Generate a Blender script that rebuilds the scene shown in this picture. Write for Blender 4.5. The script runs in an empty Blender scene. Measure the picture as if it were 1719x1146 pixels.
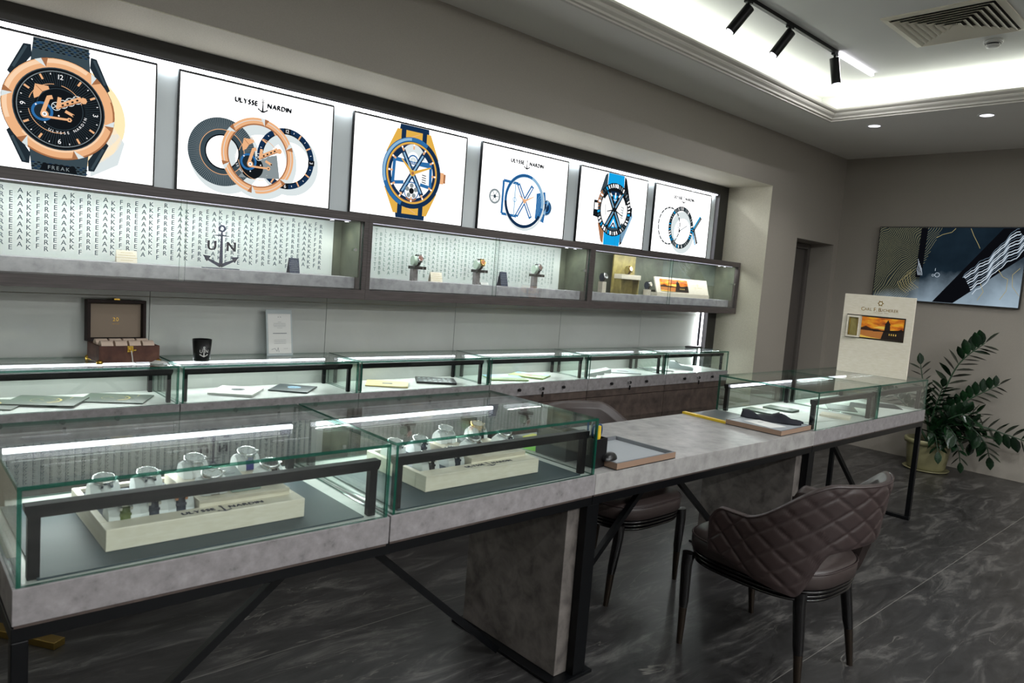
import bpy, math, random
from mathutils import Matrix, Vector
random.seed(7)
SC = bpy.context.scene
COL = SC.collection
PI = math.pi

# ------------------------------------------------------------------ camera, light, exposure
cam_d = bpy.data.cameras.new('camera'); cam = bpy.data.objects.new('camera', cam_d); COL.objects.link(cam)
SC.camera = cam
F_PX, YAW, PITCH, ROLL = 1205.43, 0.742933, 0.092383, -0.077206
cam_d.sensor_width = 36.0; cam_d.lens = F_PX / 1719 * 36.0; cam_d.clip_start = 0.02; cam_d.clip_end = 60
sy, cy, cp, sp = math.sin(YAW), math.cos(YAW), math.cos(PITCH), math.sin(PITCH)
fw = Vector((sy*cp, cy*cp, -sp)); rt = Vector((cy, -sy, 0)); dn = fw.cross(rt)
r_ = math.cos(ROLL)*rt + math.sin(ROLL)*dn; d_ = -math.sin(ROLL)*rt + math.cos(ROLL)*dn
cam.matrix_world = Matrix(((r_.x, -d_.x, -fw.x, 0), (r_.y, -d_.y, -fw.y, 0), (r_.z, -d_.z, -fw.z, 1.4404), (0, 0, 0, 1)))
cam_d.dof.use_dof = True; cam_d.dof.focus_distance = 4.6; cam_d.dof.aperture_fstop = 7.0

W = bpy.data.worlds.new('world'); SC.world = W; W.use_nodes = True
W.node_tree.nodes['Background'].inputs[0].default_value = (0.5, 0.5, 0.52, 1)
W.node_tree.nodes['Background'].inputs[1].default_value = 0.05
SC.view_settings.view_transform = 'Standard'; SC.view_settings.look = 'None'
SC.view_settings.exposure = 0.0; SC.view_settings.gamma = 1.0; SC.view_settings.use_curve_mapping = False
SC.cycles.use_denoising = True
SC.cycles.max_bounces = 10; SC.cycles.diffuse_bounces = 4; SC.cycles.glossy_bounces = 5
SC.cycles.transmission_bounces = 6; SC.cycles.transparent_max_bounces = 48
SC.cycles.sample_clamp_indirect = 4.0; SC.cycles.caustics_reflective = False; SC.cycles.caustics_refractive = False

K_COVE, K_DOWN, K_BAR, K_TRACK, K_STRIP, K_BOX = 2.7, 32.0, 74.0, 24.0, 7.0, 1.9

def lamp(kind, name, loc, energy, parent=None, direction=(0, 0, -1), color=(1, 1, 1), size=0.1, size_y=None, spot=None, blend=0.5):
    d = bpy.data.lights.new(name, kind); d.energy = energy; d.color = color
    if kind == 'AREA':
        d.size = size
        if size_y: d.shape = 'RECTANGLE'; d.size_y = size_y
    else: d.shadow_soft_size = size
    if kind == 'SPOT': d.spot_size = spot; d.spot_blend = blend
    o = bpy.data.objects.new(name, d); COL.objects.link(o)
    o.location = loc; o.rotation_euler = Vector(direction).to_track_quat('-Z', 'Y').to_euler()
    if parent: o.parent = parent
    return o

def long_lamp(name, loc, energy, parent, long_axis, direction, length, width, color=(1, 1, 1)):
    o = lamp('AREA', name, loc, energy, parent, direction, color, length, width)
    z = -Vector(direction).normalized(); x = Vector(long_axis).normalized(); y = z.cross(x)
    o.rotation_euler = Matrix((x, y, z)).transposed().to_euler(); return o

# ------------------------------------------------------------------ materials
def lin(c):
    if isinstance(c, str): c = tuple(int(c[i:i+2], 16)/255 for i in (0, 2, 4))
    return tuple((x/12.92 if x <= 0.04045 else ((x+0.055)/1.055)**2.4) for x in c) + (1,)
MATS = {}
def newmat(name):
    m = bpy.data.materials.new(name); m.use_nodes = True; MATS[name] = m
    return m, m.node_tree.nodes, m.node_tree.links, m.node_tree.nodes['Principled BSDF']
def plain(name, c, rough=0.5, metal=0.0, coat=0.0, bump=0.0, bscale=200, spec=0.5, sheen=0):
    m, N, L, b = newmat(name)
    b.inputs['Base Color'].default_value = lin(c); b.inputs['Roughness'].default_value = rough
    b.inputs['Metallic'].default_value = metal; b.inputs['Coat Weight'].default_value = coat
    b.inputs['Specular IOR Level'].default_value = spec; b.inputs['Sheen Weight'].default_value = sheen
    tc = N.new('ShaderNodeTexCoord'); n = N.new('ShaderNodeTexNoise'); n.inputs['Scale'].default_value = bscale
    L.new(tc.outputs['Object'], n.inputs['Vector'])
    if bump:
        bp = N.new('ShaderNodeBump'); bp.inputs['Strength'].default_value = bump; bp.inputs['Distance'].default_value = 0.002
        L.new(n.outputs['Fac'], bp.inputs['Height']); L.new(bp.outputs['Normal'], b.inputs['Normal'])
    else:
        mr = N.new('ShaderNodeMapRange'); mr.inputs['To Min'].default_value = max(rough-0.03, 0.01); mr.inputs['To Max'].default_value = min(rough+0.03, 1)
        n.inputs['Scale'].default_value = 30
        L.new(n.outputs['Fac'], mr.inputs['Value']); L.new(mr.outputs['Result'], b.inputs['Roughness'])
    return m
def emis(name, c, s=1.0):
    m, N, L, b = newmat(name)
    N.remove(b); e = N.new('ShaderNodeEmission'); e.inputs[0].default_value = lin(c); e.inputs[1].default_value = s
    L.new(e.outputs[0], N['Material Output'].inputs[0]); return m
def mottled(name, stops, scale=6, detail=8, rough=0.45, stretch=(1, 1, 1), bump=0.05, spots=None, coat=0, dist=0.4, pos=(0.3, 0.7)):
    m, N, L, b = newmat(name)
    tc = N.new('ShaderNodeTexCoord'); mp = N.new('ShaderNodeMapping'); mp.inputs['Scale'].default_value = stretch
    n = N.new('ShaderNodeTexNoise'); n.inputs['Scale'].default_value = scale; n.inputs['Detail'].default_value = detail
    n.inputs['Roughness'].default_value = 0.62; n.inputs['Distortion'].default_value = dist
    cr = N.new('ShaderNodeValToRGB'); e = cr.color_ramp.elements
    k = len(stops)
    e[0].position = pos[0]; e[0].color = lin(stops[0]); e[1].position = pos[1]; e[1].color = lin(stops[-1])
    for i in range(1, k-1):
        q = e.new(pos[0] + (pos[1]-pos[0])*i/(k-1)); q.color = lin(stops[i])
    L.new(tc.outputs['Object'], mp.inputs['Vector']); L.new(mp.outputs['Vector'], n.inputs['Vector']); L.new(n.outputs['Fac'], cr.inputs['Fac'])
    L.new(cr.outputs['Color'], b.inputs['Base Color'])
    b.inputs['Roughness'].default_value = rough; b.inputs['Coat Weight'].default_value = coat
    bp = N.new('ShaderNodeBump'); bp.inputs['Strength'].default_value = bump; bp.inputs['Distance'].default_value = 0.002
    L.new(n.outputs['Fac'], bp.inputs['Height']); L.new(bp.outputs['Normal'], b.inputs['Normal'])
    return m

plinth_m = mottled('plinth_concrete', ['85858a', 'a2a2a7', 'b3b3b7'], scale=16, detail=14, rough=0.5, pos=(0.3, 0.7), dist=.1)
concrete = mottled('concrete_laminate', ['4e4b4c', '7b7778', '868283', '959192'], scale=26, detail=15, rough=0.5, pos=(0.27, 0.70), dist=.1)
concrete_top = mottled('concrete_top', ['7b7977', '949290', 'a3a19e'], scale=14, detail=14, rough=0.42, pos=(0.3, 0.7), dist=.15)
deck_m = mottled('lit_concrete_deck', ['a3a6a2', 'b4b7b3', 'c2c5c0'], scale=7, rough=0.4)  # slab concrete recoloured paler for the light inside the cases
brownstone = mottled('brown_stone_laminate', ['322927', '4b403b', '5e5049'], scale=12, detail=12, rough=0.45, pos=(0.3, 0.72))
pedestal_m = mottled('grey_stone_panel', ['3f3b39', '5f5a56', '706a66'], scale=13, detail=12, rough=0.45)
olive_stone = mottled('olive_stone', ['454a3e', '565c4e', '666b5b'], scale=7, rough=0.55)
cab_wood = mottled('dark_ash_wood', ['3d3736', '4b4443', '595150'], scale=10, rough=0.5, stretch=(0.6, 6, 14), dist=0.1)
cream_wood = mottled('cream_oak', ['d6cdb8', 'ddd5c3', 'e4ddce'], scale=8, rough=0.55, stretch=(3, 0.5, 14), dist=0.1)
gold_velvet = mottled('olive_gold_panel', ['6b6030', '8b7d45', 'a09257'], scale=14, rough=0.5)
leather_m = plain('brown_leather', '2f2423', 0.42, bump=0.12, bscale=350)
leather_in = plain('taupe_leather', '352c2a', 0.45, bump=0.1, bscale=300)
black = plain('black_metal', '060709', 0.36, spec=0.25)
black_l = plain('black_lacquer', '080708', 0.14, coat=0.15)
dark_frame = plain('charcoal_frame', '2b2a27', 0.5)
bronze = plain('bronze_ferrule', '3a322b', 0.3, metal=0.8)
steel = plain('polished_steel', 'd5d8d8', 0.18, metal=1)
gold = plain('gold_metal', 'c9a24a', 0.25, metal=1)
rose = plain('rose_gold', 'd59a78', 0.22, metal=1)
brass = plain('brushed_brass', '8f7740', 0.35, metal=0.9)
white_s = plain('white_satin', 'e6e6e2', 0.5)
pale_leather = plain('pale_leather', 'dfe4e4', 0.5, bump=0.05)
navy = plain('navy_leather', '1f2c3d', 0.45, bump=0.05)
mat_green = plain('dark_slate_leather', '2a3a40', 0.55, bump=0.05, spec=.3)
navy_cloth = plain('navy_cloth', '0a0e1a', 0.8, bump=0.2, bscale=500)
beige = plain('beige_cloth', 'd5bfae', 0.7, bump=0.1)
suede = mottled('brown_suede', ['3f2822', '55362d', '6a483a'], scale=14, rough=0.8)
dark_suede = mottled('dark_suede', ['1b1110', '281a17'], scale=14, rough=0.85)
taupe = plain('taupe_lining', '8b7c6c', 0.75, bump=0.1)
black_p = plain('black_plastic', '0e0e10', 0.35)
yellow = plain('yellow_plastic', 'd8b521', 0.45)
blue_p = plain('blue_plastic', '1c3d63', 0.4)
green_p = plain('green_paper', '7fc04a', 0.7)
yellow_p = plain('yellow_paper', 'd9d04f', 0.7)
paper = plain('white_paper', 'dfe0dc', 0.6)
cream_p = plain('cream_card', 'd8cfbd', 0.6)
olive_card = plain('olive_card', '3a463c', 0.4)
gold_print = plain('gold_print', 'b9a660', 0.4, metal=0.4)
navy_card = plain('navy_card', '17233c', 0.45)
dark_card = plain('dark_card', '2c3236', 0.4)
yellow_card = plain('pale_yellow_card', 'cdbb7c', 0.5)
ink = plain('navy_ink', '1b2340', 0.5)
grey_ink = plain('grey_ink', '6d7478', 0.6)
pale_grey = plain('pale_grey_plastic', 'a9b3b4', 0.4)
screen_d = plain('dark_display', '101418', 0.15, coat=0.5)
pot_m = plain('pale_yellow_plastic', '7a7656', 0.45)
soil = plain('soil', '1a1512', 0.9, bump=0.6, bscale=60)
leaf_m = mottled('glossy_leaf', ['0a1a0e', '112815', '18371c'], scale=9, rough=0.25)
stem_m = plain('green_stem', '27402a', 0.4)
ceil_m = plain('ceiling_paint', 'e6e3dd', 0.75, bump=0.03)
ceil_up = plain('tray_ceiling_paint', 'dbdbd6', 0.8, bump=0.03)
mould_m = plain('moulding_paint', 'cbc7be', 0.55)
vent_m = plain('vent_paint', 'ded8c6', 0.5)
smoke_m = plain('white_detector', 'd0d0cc', 0.45)
orange_l = plain('red_leather', '5a1f1c', 0.5)
olive_strap = plain('olive_rubber', '5b6a32', 0.5)
red_plastic = plain('warm_red', 'a35a3a', 0.5)
strip_e = emis('led_strip', 'f4f4ff', K_STRIP)
strip_soft = emis('led_line', 'f1ecff', 1.6)
lens_e = emis('lamp_lens', 'f3f2ff', 5.0)
box_e = emis('lightbox_white', 'ffffff', K_BOX)
bar_e = emis('linear_lamp', 'f6f4ff', 6.0)

def wallpaper(name, c1, c2, scale=260):
    m, N, L, b = newmat(name)
    tc = N.new('ShaderNodeTexCoord'); n = N.new('ShaderNodeTexNoise'); n.inputs['Scale'].default_value = scale; n.inputs['Detail'].default_value = 4
    n2 = N.new('ShaderNodeTexNoise'); n2.inputs['Scale'].default_value = 1.2
    mx = N.new('ShaderNodeMix'); mx.data_type = 'RGBA'; mx.inputs[6].default_value = lin(c1); mx.inputs[7].default_value = lin(c2)
    L.new(tc.outputs['Object'], n.inputs['Vector']); L.new(tc.outputs['Object'], n2.inputs['Vector'])
    L.new(n.outputs['Fac'], mx.inputs[0]); L.new(mx.outputs[2], b.inputs['Base Color'])
    b.inputs['Roughness'].default_value = 0.62
    bp = N.new('ShaderNodeBump'); bp.inputs['Strength'].default_value = 0.35; bp.inputs['Distance'].default_value = 0.002
    L.new(n.outputs['Fac'], bp.inputs['Height']); L.new(bp.outputs['Normal'], b.inputs['Normal'])
    return m
wall_m = wallpaper('taupe_wallpaper', '8c867e', '9c968c')
niche_m = wallpaper('niche_wallpaper', 'aea996', 'dad6c2', 160)

def floor_mat():
    m, N, L, b = newmat('slate_floor_tiles')
    tc = N.new('ShaderNodeTexCoord'); mp = N.new('ShaderNodeMapping'); mp.inputs['Rotation'].default_value = (0, 0, 0.35); mp.inputs['Scale'].default_value = (0.7, 2.6, 1)
    L.new(tc.outputs['Object'], mp.inputs['Vector'])
    n = N.new('ShaderNodeTexNoise'); n.inputs['Scale'].default_value = 3.4; n.inputs['Detail'].default_value = 12; n.inputs['Roughness'].default_value = 0.74; n.inputs['Distortion'].default_value = 0.9
    L.new(mp.outputs['Vector'], n.inputs['Vector'])
    cr = N.new('ShaderNodeValToRGB'); e = cr.color_ramp.elements
    e[0].position = 0.34; e[0].color = lin('181717'); e[1].position = 0.72; e[1].color = lin('656360')
    q = e.new(0.52); q.color = lin('2e2d2d')
    L.new(n.outputs['Fac'], cr.inputs['Fac'])
    # veins
    v = N.new('ShaderNodeTexNoise'); v.inputs['Scale'].default_value = 1.6; v.inputs['Detail'].default_value = 5; v.inputs['Distortion'].default_value = 0.9
    L.new(mp.outputs['Vector'], v.inputs['Vector'])
    s = N.new('ShaderNodeMath'); s.operation = 'SUBTRACT'; s.inputs[1].default_value = 0.5; L.new(v.outputs['Fac'], s.inputs[0])
    a = N.new('ShaderNodeMath'); a.operation = 'ABSOLUTE'; L.new(s.outputs[0], a.inputs[0])
    vr = N.new('ShaderNodeMapRange'); vr.inputs['From Min'].default_value = 0.0; vr.inputs['From Max'].default_value = 0.0035; vr.inputs['To Min'].default_value = 0.4; vr.inputs['To Max'].default_value = 0
    L.new(a.outputs[0], vr.inputs['Value'])
    g = N.new('ShaderNodeTexNoise'); g.inputs['Scale'].default_value = 1.1; L.new(tc.outputs['Object'], g.inputs['Vector'])
    gm = N.new('ShaderNodeMapRange'); gm.inputs['From Min'].default_value = 0.45; gm.inputs['From Max'].default_value = 0.65; L.new(g.outputs['Fac'], gm.inputs['Value'])
    vm = N.new('ShaderNodeMath'); vm.operation = 'MULTIPLY'; L.new(vr.outputs['Result'], vm.inputs[0]); L.new(gm.outputs['Result'], vm.inputs[1])
    mx = N.new('ShaderNodeMix'); mx.data_type = 'RGBA'; mx.inputs[7].default_value = lin('a9a49c')
    L.new(vm.outputs[0], mx.inputs[0]); L.new(cr.outputs['Color'], mx.inputs[6])
    # tile joints
    sx = N.new('ShaderNodeSeparateXYZ'); L.new(tc.outputs['Object'], sx.inputs[0])
    masks = []
    for ax, off in (('Y', 1.17), ('Y', 1.17)):
        m1 = N.new('ShaderNodeMath'); m1.operation = 'SUBTRACT'; m1.inputs[1].default_value = off; L.new(sx.outputs[ax], m1.inputs[0])
        m2 = N.new('ShaderNodeMath'); m2.operation = 'PINGPONG'; m2.inputs[1].default_value = 0.6; L.new(m1.outputs[0], m2.inputs[0])
        m3 = N.new('ShaderNodeMath'); m3.operation = 'LESS_THAN'; m3.inputs[1].default_value = 0.0014; L.new(m2.outputs[0], m3.inputs[0]); masks.append(m3)
    mm = N.new('ShaderNodeMath'); mm.operation = 'MAXIMUM'; L.new(masks[0].outputs[0], mm.inputs[0]); L.new(masks[1].outputs[0], mm.inputs[1])
    mf = N.new('ShaderNodeMath'); mf.operation = 'MULTIPLY'; mf.inputs[1].default_value = 0.6; L.new(mm.outputs[0], mf.inputs[0])
    mx2 = N.new('ShaderNodeMix'); mx2.data_type = 'RGBA'; mx2.inputs[7].default_value = lin('8f8c86')
    L.new(mf.outputs[0], mx2.inputs[0]); L.new(mx.outputs[2], mx2.inputs[6])
    L.new(mx2.outputs[2], b.inputs['Base Color'])
    b.inputs['Roughness'].default_value = 0.33; b.inputs['Specular IOR Level'].default_value = 0.45
    bp = N.new('ShaderNodeBump'); bp.inputs['Strength'].default_value = 0.25; bp.inputs['Distance'].default_value = 0.004
    L.new(n.outputs['Fac'], bp.inputs['Height']); L.new(bp.outputs['Normal'], b.inputs['Normal'])
    return m
floor_m = floor_mat()

def glass_mat(name, tint, refl=1.0):
    # clear pane: straight-through transmission with Fresnel mirror reflection
    m, N, L, b = newmat(name); N.remove(b)
    geo = N.new('ShaderNodeNewGeometry'); mr = N.new('ShaderNodeMapRange')
    mr.inputs['To Min'].default_value = 1.6; mr.inputs['To Max'].default_value = 1/1.6
    L.new(geo.outputs['Backfacing'], mr.inputs['Value'])
    fr = N.new('ShaderNodeFresnel'); L.new(mr.outputs['Result'], fr.inputs['IOR'])
    ml = N.new('ShaderNodeMath'); ml.operation = 'MULTIPLY'; ml.inputs[1].default_value = refl; L.new(fr.outputs[0], ml.inputs[0])
    t = N.new('ShaderNodeBsdfTransparent'); t.inputs[0].default_value = tint + (1,)
    g = N.new('ShaderNodeBsdfGlossy'); g.inputs['Roughness'].default_value = 0.0; g.inputs[0].default_value = (1, 1, 1, 1)
    mx = N.new('ShaderNodeMixShader'); L.new(ml.outputs[0], mx.inputs[0]); L.new(t.outputs[0], mx.inputs[1]); L.new(g.outputs[0], mx.inputs[2])
    L.new(mx.outputs[0], N['Material Output'].inputs[0]); return m
glass = glass_mat('clear_glass', (0.955, 0.985, 0.97))
glass_door = glass_mat('door_glass', (0.98, 0.99, 0.985), 0.9)
def edge_mat():
    m, N, L, b = newmat('green_glass_edge')
    b.inputs['Base Color'].default_value = lin('0f4a3b'); b.inputs['Roughness'].default_value = 0.15
    t = N.new('ShaderNodeBsdfTransparent'); t.inputs[0].default_value = (0.35, 0.75, 0.62, 1)
    mx = N.new('ShaderNodeMixShader'); mx.inputs[0].default_value = 0.25
    L.new(b.outputs[0], mx.inputs[1]); L.new(t.outputs[0], mx.inputs[2]); L.new(mx.outputs[0], N['Material Output'].inputs[0]); return m
glass_edge = edge_mat()
panel_m = mottled('pale_back_panel', ['a8aba6', 'b2b5b0'], scale=2, rough=0.07, bump=0.0)
alu_m = plain('pale_aluminium', 'd5dee2', 0.4, metal=0.1)
lit_back = mottled('pale_print_panel', ['b4bcb9', 'bfc7c4'], scale=2, rough=0.5, bump=0.0)
letter_m = plain('grey_print_letters', '4f606c', 0.5)
letter_f = plain('faint_print_letters', '7f958d', 0.5)

# ------------------------------------------------------------------ geometry helpers
GLY = {}
def glyph(ch):
    if ch in GLY: return GLY[ch]
    c = bpy.data.curves.new('glyph', 'FONT'); c.body = ch; c.size = 1.0; c.resolution_u = 3
    o = bpy.data.objects.new('glyph', c); COL.objects.link(o)
    dg = bpy.context.evaluated_depsgraph_get(); e = o.evaluated_get(dg); me = e.to_mesh()
    vs = [(v.co.x, v.co.y) for v in me.vertices]; fs = [tuple(p.vertices) for p in me.polygons]
    e.to_mesh_clear(); bpy.data.objects.remove(o); bpy.data.curves.remove(c)
    if vs:
        x0 = min(v[0] for v in vs); x1 = max(v[0] for v in vs)
        vs = [(v[0]-x0, v[1]) for v in vs]; w = x1-x0
    else: w = 0.28
    GLY[ch] = (vs, fs, w); return GLY[ch]

class MB:
    def __init__(s, *mats):
        s.v = []; s.f = []; s.m = []; s.sm = []; s.mats = list(mats); s.T = Matrix.Identity(4)
    def add(s, vs, fs, m=0, smooth=False):
        n = len(s.v); s.v += [tuple(s.T @ Vector(v)) for v in vs]
        s.f += [tuple(i+n for i in f) for f in fs]; s.m += ([m]*len(fs) if isinstance(m, int) else list(m)); s.sm += [smooth]*len(fs)
        return s
    def box(s, x0, x1, y0, y1, z0, z1, m=0):
        return s.add([(x, y, z) for z in (z0, z1) for y in (y0, y1) for x in (x0, x1)],
                     [(0, 2, 3, 1), (4, 5, 7, 6), (0, 1, 5, 4), (2, 6, 7, 3), (0, 4, 6, 2), (1, 3, 7, 5)], m)
    def bar(s, p, q, w, h=None, m=0, up=(0, 0, 1)):
        h = h or w; p = Vector(p); q = Vector(q); d = (q-p).normalized(); u = Vector(up)
        if abs(d.dot(u)) > 0.98: u = Vector((0, 1, 0))
        a = d.cross(u).normalized(); b = a.cross(d).normalized()
        vs = [tuple(e + a*(sx*w/2) + b*(sz*h/2)) for e in (p, q) for sx, sz in ((-1, -1), (1, -1), (1, 1), (-1, 1))]
        return s.add(vs, [(3, 2, 1, 0), (4, 5, 6, 7), (0, 1, 5, 4), (1, 2, 6, 5), (2, 3, 7, 6), (3, 0, 4, 7)], m)
    def cyl(s, p, q, r, r2=None, n=20, m=0, cap=True, smooth=True):
        r2 = r if r2 is None else r2; p = Vector(p); q = Vector(q); d = (q-p).normalized()
        u = Vector((1, 0, 0)) if abs(d.x) < 0.9 else Vector((0, 1, 0)); a = d.cross(u).normalized(); b = d.cross(a)
        vs = []; 
        for e, rr in ((p, r), (q, r2)):
            for i in range(n):
                t = 2*PI*i/n; vs.append(tuple(e + a*math.cos(t)*rr + b*math.sin(t)*rr))
        s.add(vs, [(i, (i+1) % n, n+(i+1) % n, n+i) for i in range(n)], m, smooth)
        if cap: s.add(vs, [tuple(range(n-1, -1, -1)), tuple(range(n, 2*n))], m)
        return s
    def lathe(s, prof, c=(0, 0, 0), n=32, m=0, smooth=True, a0=0, ell=1.0):
        vs = [(c[0]+r*math.cos(a0+2*PI*i/n), c[1]+ell*r*math.sin(a0+2*PI*i/n), c[2]+z) for r, z in prof for i in range(n)]
        fs = [(k*n+i, k*n+(i+1) % n, (k+1)*n+(i+1) % n, (k+1)*n+i) for k in range(len(prof)-1) for i in range(n)]
        return s.add(vs, fs, m, smooth)
    def tube(s, pts, r, n=8, m=0, r2=None, cap=True):
        pts = [Vector(p) for p in pts]; K = len(pts); vs = []
        pa = None
        for k, p in enumerate(pts):
            d = (pts[min(k+1, K-1)] - pts[max(k-1, 0)]).normalized()
            if pa is None:
                u = Vector((0, 0, 1)) if abs(d.z) < 0.9 else Vector((1, 0, 0)); a = d.cross(u).normalized()
            else: a = (pa - d*pa.dot(d)).normalized()
            pa = a; b = d.cross(a); rr = r if r2 is None else r + (r2-r)*k/(K-1)
            for i in range(n): t = 2*PI*i/n; vs.append(tuple(p + a*math.cos(t)*rr + b*math.sin(t)*rr))
        fs = [(k*n+i, k*n+(i+1) % n, (k+1)*n+(i+1) % n, (k+1)*n+i) for k in range(K-1) for i in range(n)]
        s.add(vs, fs, m, True)
        if cap: s.add(vs, [tuple(range(n-1, -1, -1)), tuple(range((K-1)*n, K*n))], m)
        return s
    def prism(s, poly, y0, y1, m=0, smooth=False):          # polygon in the x-z plane, pushed along y
        n = len(poly); vs = [(x, y0, z) for x, z in poly] + [(x, y1, z) for x, z in poly]
        s.add(vs, [(i, (i+1) % n, n+(i+1) % n, n+i) for i in range(n)], m, smooth)
        return s.add(vs, [tuple(range(n-1, -1, -1)), tuple(range(n, 2*n))], m)
    def grid(s, P, m=0, closed=False):                      # P[row][col]
        R = len(P); Cn = len(P[0]); vs = [tuple(p) for row in P for p in row]; fs = []
        for i in range(R-1):
            for j in range(Cn if closed else Cn-1): fs.append((i*Cn+j, i*Cn+(j+1) % Cn, (i+1)*Cn+(j+1) % Cn, (i+1)*Cn+j))
        return s.add(vs, fs, m, True)
    # flat artwork in the x-z plane facing -y, layers of 0.35 mm
    def Y(s, l): return -0.00035*l
    def disc(s, cx, cz, r, m=0, l=1, n=48, rz=None):
        rz = rz or r
        return s.add([(cx+r*math.cos(2*PI*i/n), s.Y(l), cz+rz*math.sin(2*PI*i/n)) for i in range(n)], [tuple(range(n))], m)
    def ring(s, cx, cz, r0, r1, m=0, l=1, a0=0, a1=360, n=64, k=1.0):
        a0, a1 = math.radians(a0), math.radians(a1); full = abs(a1-a0) > 6.28; vs = []
        for i in range(n+1):
            t = a0+(a1-a0)*i/n
            for r in (r0, r1): vs.append((cx+r*k*math.cos(t), s.Y(l), cz+r*math.sin(t)))
        return s.add(vs, [(2*i, 2*i+1, 2*i+3, 2*i+2) for i in range(n)], m)
    def poly(s, pts, m=0, l=1): return s.add([(x, s.Y(l), z) for x, z in pts], [tuple(range(len(pts)))], m)
    def line(s, p, q, w, m=0, l=1, w2=None):
        w2 = w if w2 is None else w2; dx, dz = q[0]-p[0], q[1]-p[1]; L = math.hypot(dx, dz) or 1; nx, nz = -dz/L/2, dx/L/2
        return s.poly([(p[0]+nx*w, p[1]+nz*w), (p[0]-nx*w, p[1]-nz*w), (q[0]-nx*w2, q[1]-nz*w2), (q[0]+nx*w2, q[1]+nz*w2)], m, l)
    def pline(s, pts, w, m=0, l=1):
        for a, b in zip(pts[:-1], pts[1:]): s.line(a, b, w, m, l)
        return s
    def text(s, t, cx, cz, h, m=0, l=2, gap=0.12, rot=0, bold=0, sx=1.0):
        # h = cap height; centred on (cx, cz)
        k = h/0.7; gs = [glyph(c) for c in t]; W_ = sum(g[2] for g in gs) + gap*(len(t)-1); x = -W_/2
        ca, sa = math.cos(math.radians(rot)), math.sin(math.radians(rot))
        for vs, fs, w in gs:
            out = []
            for ax, az in vs:
                X = (ax+x)*k*sx; Z = (az-0.35)*k; out.append((cx+X*ca-Z*sa, s.Y(l), cz+X*sa+Z*ca))
            if fs: s.add(out, fs, m)
            x += w+gap
        return s
    def anchor(s, cx, cz, h, m=0, l=2, w=None):             # anchor mark, h = full height
        w = w or h*0.05
        s.ring(cx, cz+h*0.43, h*0.045, h*0.085, m, l, n=20)
        s.line((cx, cz+h*0.35), (cx, cz-h*0.48), w*0.6, m, l, w*1.7)
        s.line((cx-h*0.17, cz+h*0.26), (cx, cz+h*0.27), w*0.2, m, l, w*0.8); s.line((cx, cz+h*0.27), (cx+h*0.17, cz+h*0.26), w*0.8, m, l, w*0.2)
        for q in (-1, 1):
            s.line((cx, cz-h*0.46), (cx+q*h*0.36, cz-h*0.29), w*1.6, m, l, w*0.8)
            s.poly([(cx+q*h*0.42, cz-h*0.22), (cx+q*h*0.24, cz-h*0.24), (cx+q*h*0.33, cz-h*0.37)][::(1 if q > 0 else -1)], m, l)
        return s
    def build(s, name, parent=None, bevel=0, label=None, loc=None, seg=2):
        me = bpy.data.meshes.new(name); me.from_pydata(s.v, [], s.f)
        for mt in s.mats: me.materials.append(mt)
        me.polygons.foreach_set('material_index', s.m); me.polygons.foreach_set('use_smooth', s.sm); me.update()
        o = bpy.data.objects.new(name, me); COL.objects.link(o)
        if parent: o.parent = parent
        if loc: o.location = loc
        if label: o['label'] = label
        if bevel:
            md = o.modifiers.new('bevel', 'BEVEL'); md.width = bevel; md.segments = seg; md.limit_method = 'ANGLE'; md.angle_limit = math.radians(40)
        return o

def tag(o, label, cat, group=None):
    o['label'] = label; o['category'] = cat
    if group: o['group'] = group
    return o
def thing(name, label, cat, loc=(0, 0, 0), rz=0, group=None, rot=None):
    o = bpy.data.objects.new(name, None); COL.objects.link(o); o.empty_display_size = 0.05
    o.location = loc; o.rotation_euler = rot if rot else (0, 0, rz)
    return tag(o, label, cat, group)
def struct(o): o['kind'] = 'structure'; return o
def copy_thing(root, loc, rz=None, label=None, group=None, swap=None, scale=None, rot=None):
    def cp(o, par):
        c = o.copy(); COL.objects.link(c); c.parent = par
        if swap and o.type == 'MESH' and o.name.split('.')[0] in swap:
            c.data = o.data.copy(); c.data.materials[0] = swap[o.name.split('.')[0]]
        for ch in list(o.children): cp(ch, c)
        return c
    r = cp(root, None); r.location = loc
    if rz is not None: r.rotation_euler = (0, 0, rz)
    if rot is not None: r.rotation_euler = rot
    if scale: r.scale = (scale,)*3
    if label: r['label'] = label
    if group: r['group'] = group
    return r
def pane(mb, x0, x1, y0, y1, z0, z1, thin):                 # glass sheet: faces clear, edges green
    i = {'x': (4, 5), 'y': (2, 3), 'z': (0, 1)}[thin]
    ms = [1]*6; ms[i[0]] = 0; ms[i[1]] = 0
    mb.box(x0, x1, y0, y1, z0, z1, 0); mb.m[-6:] = ms

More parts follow.
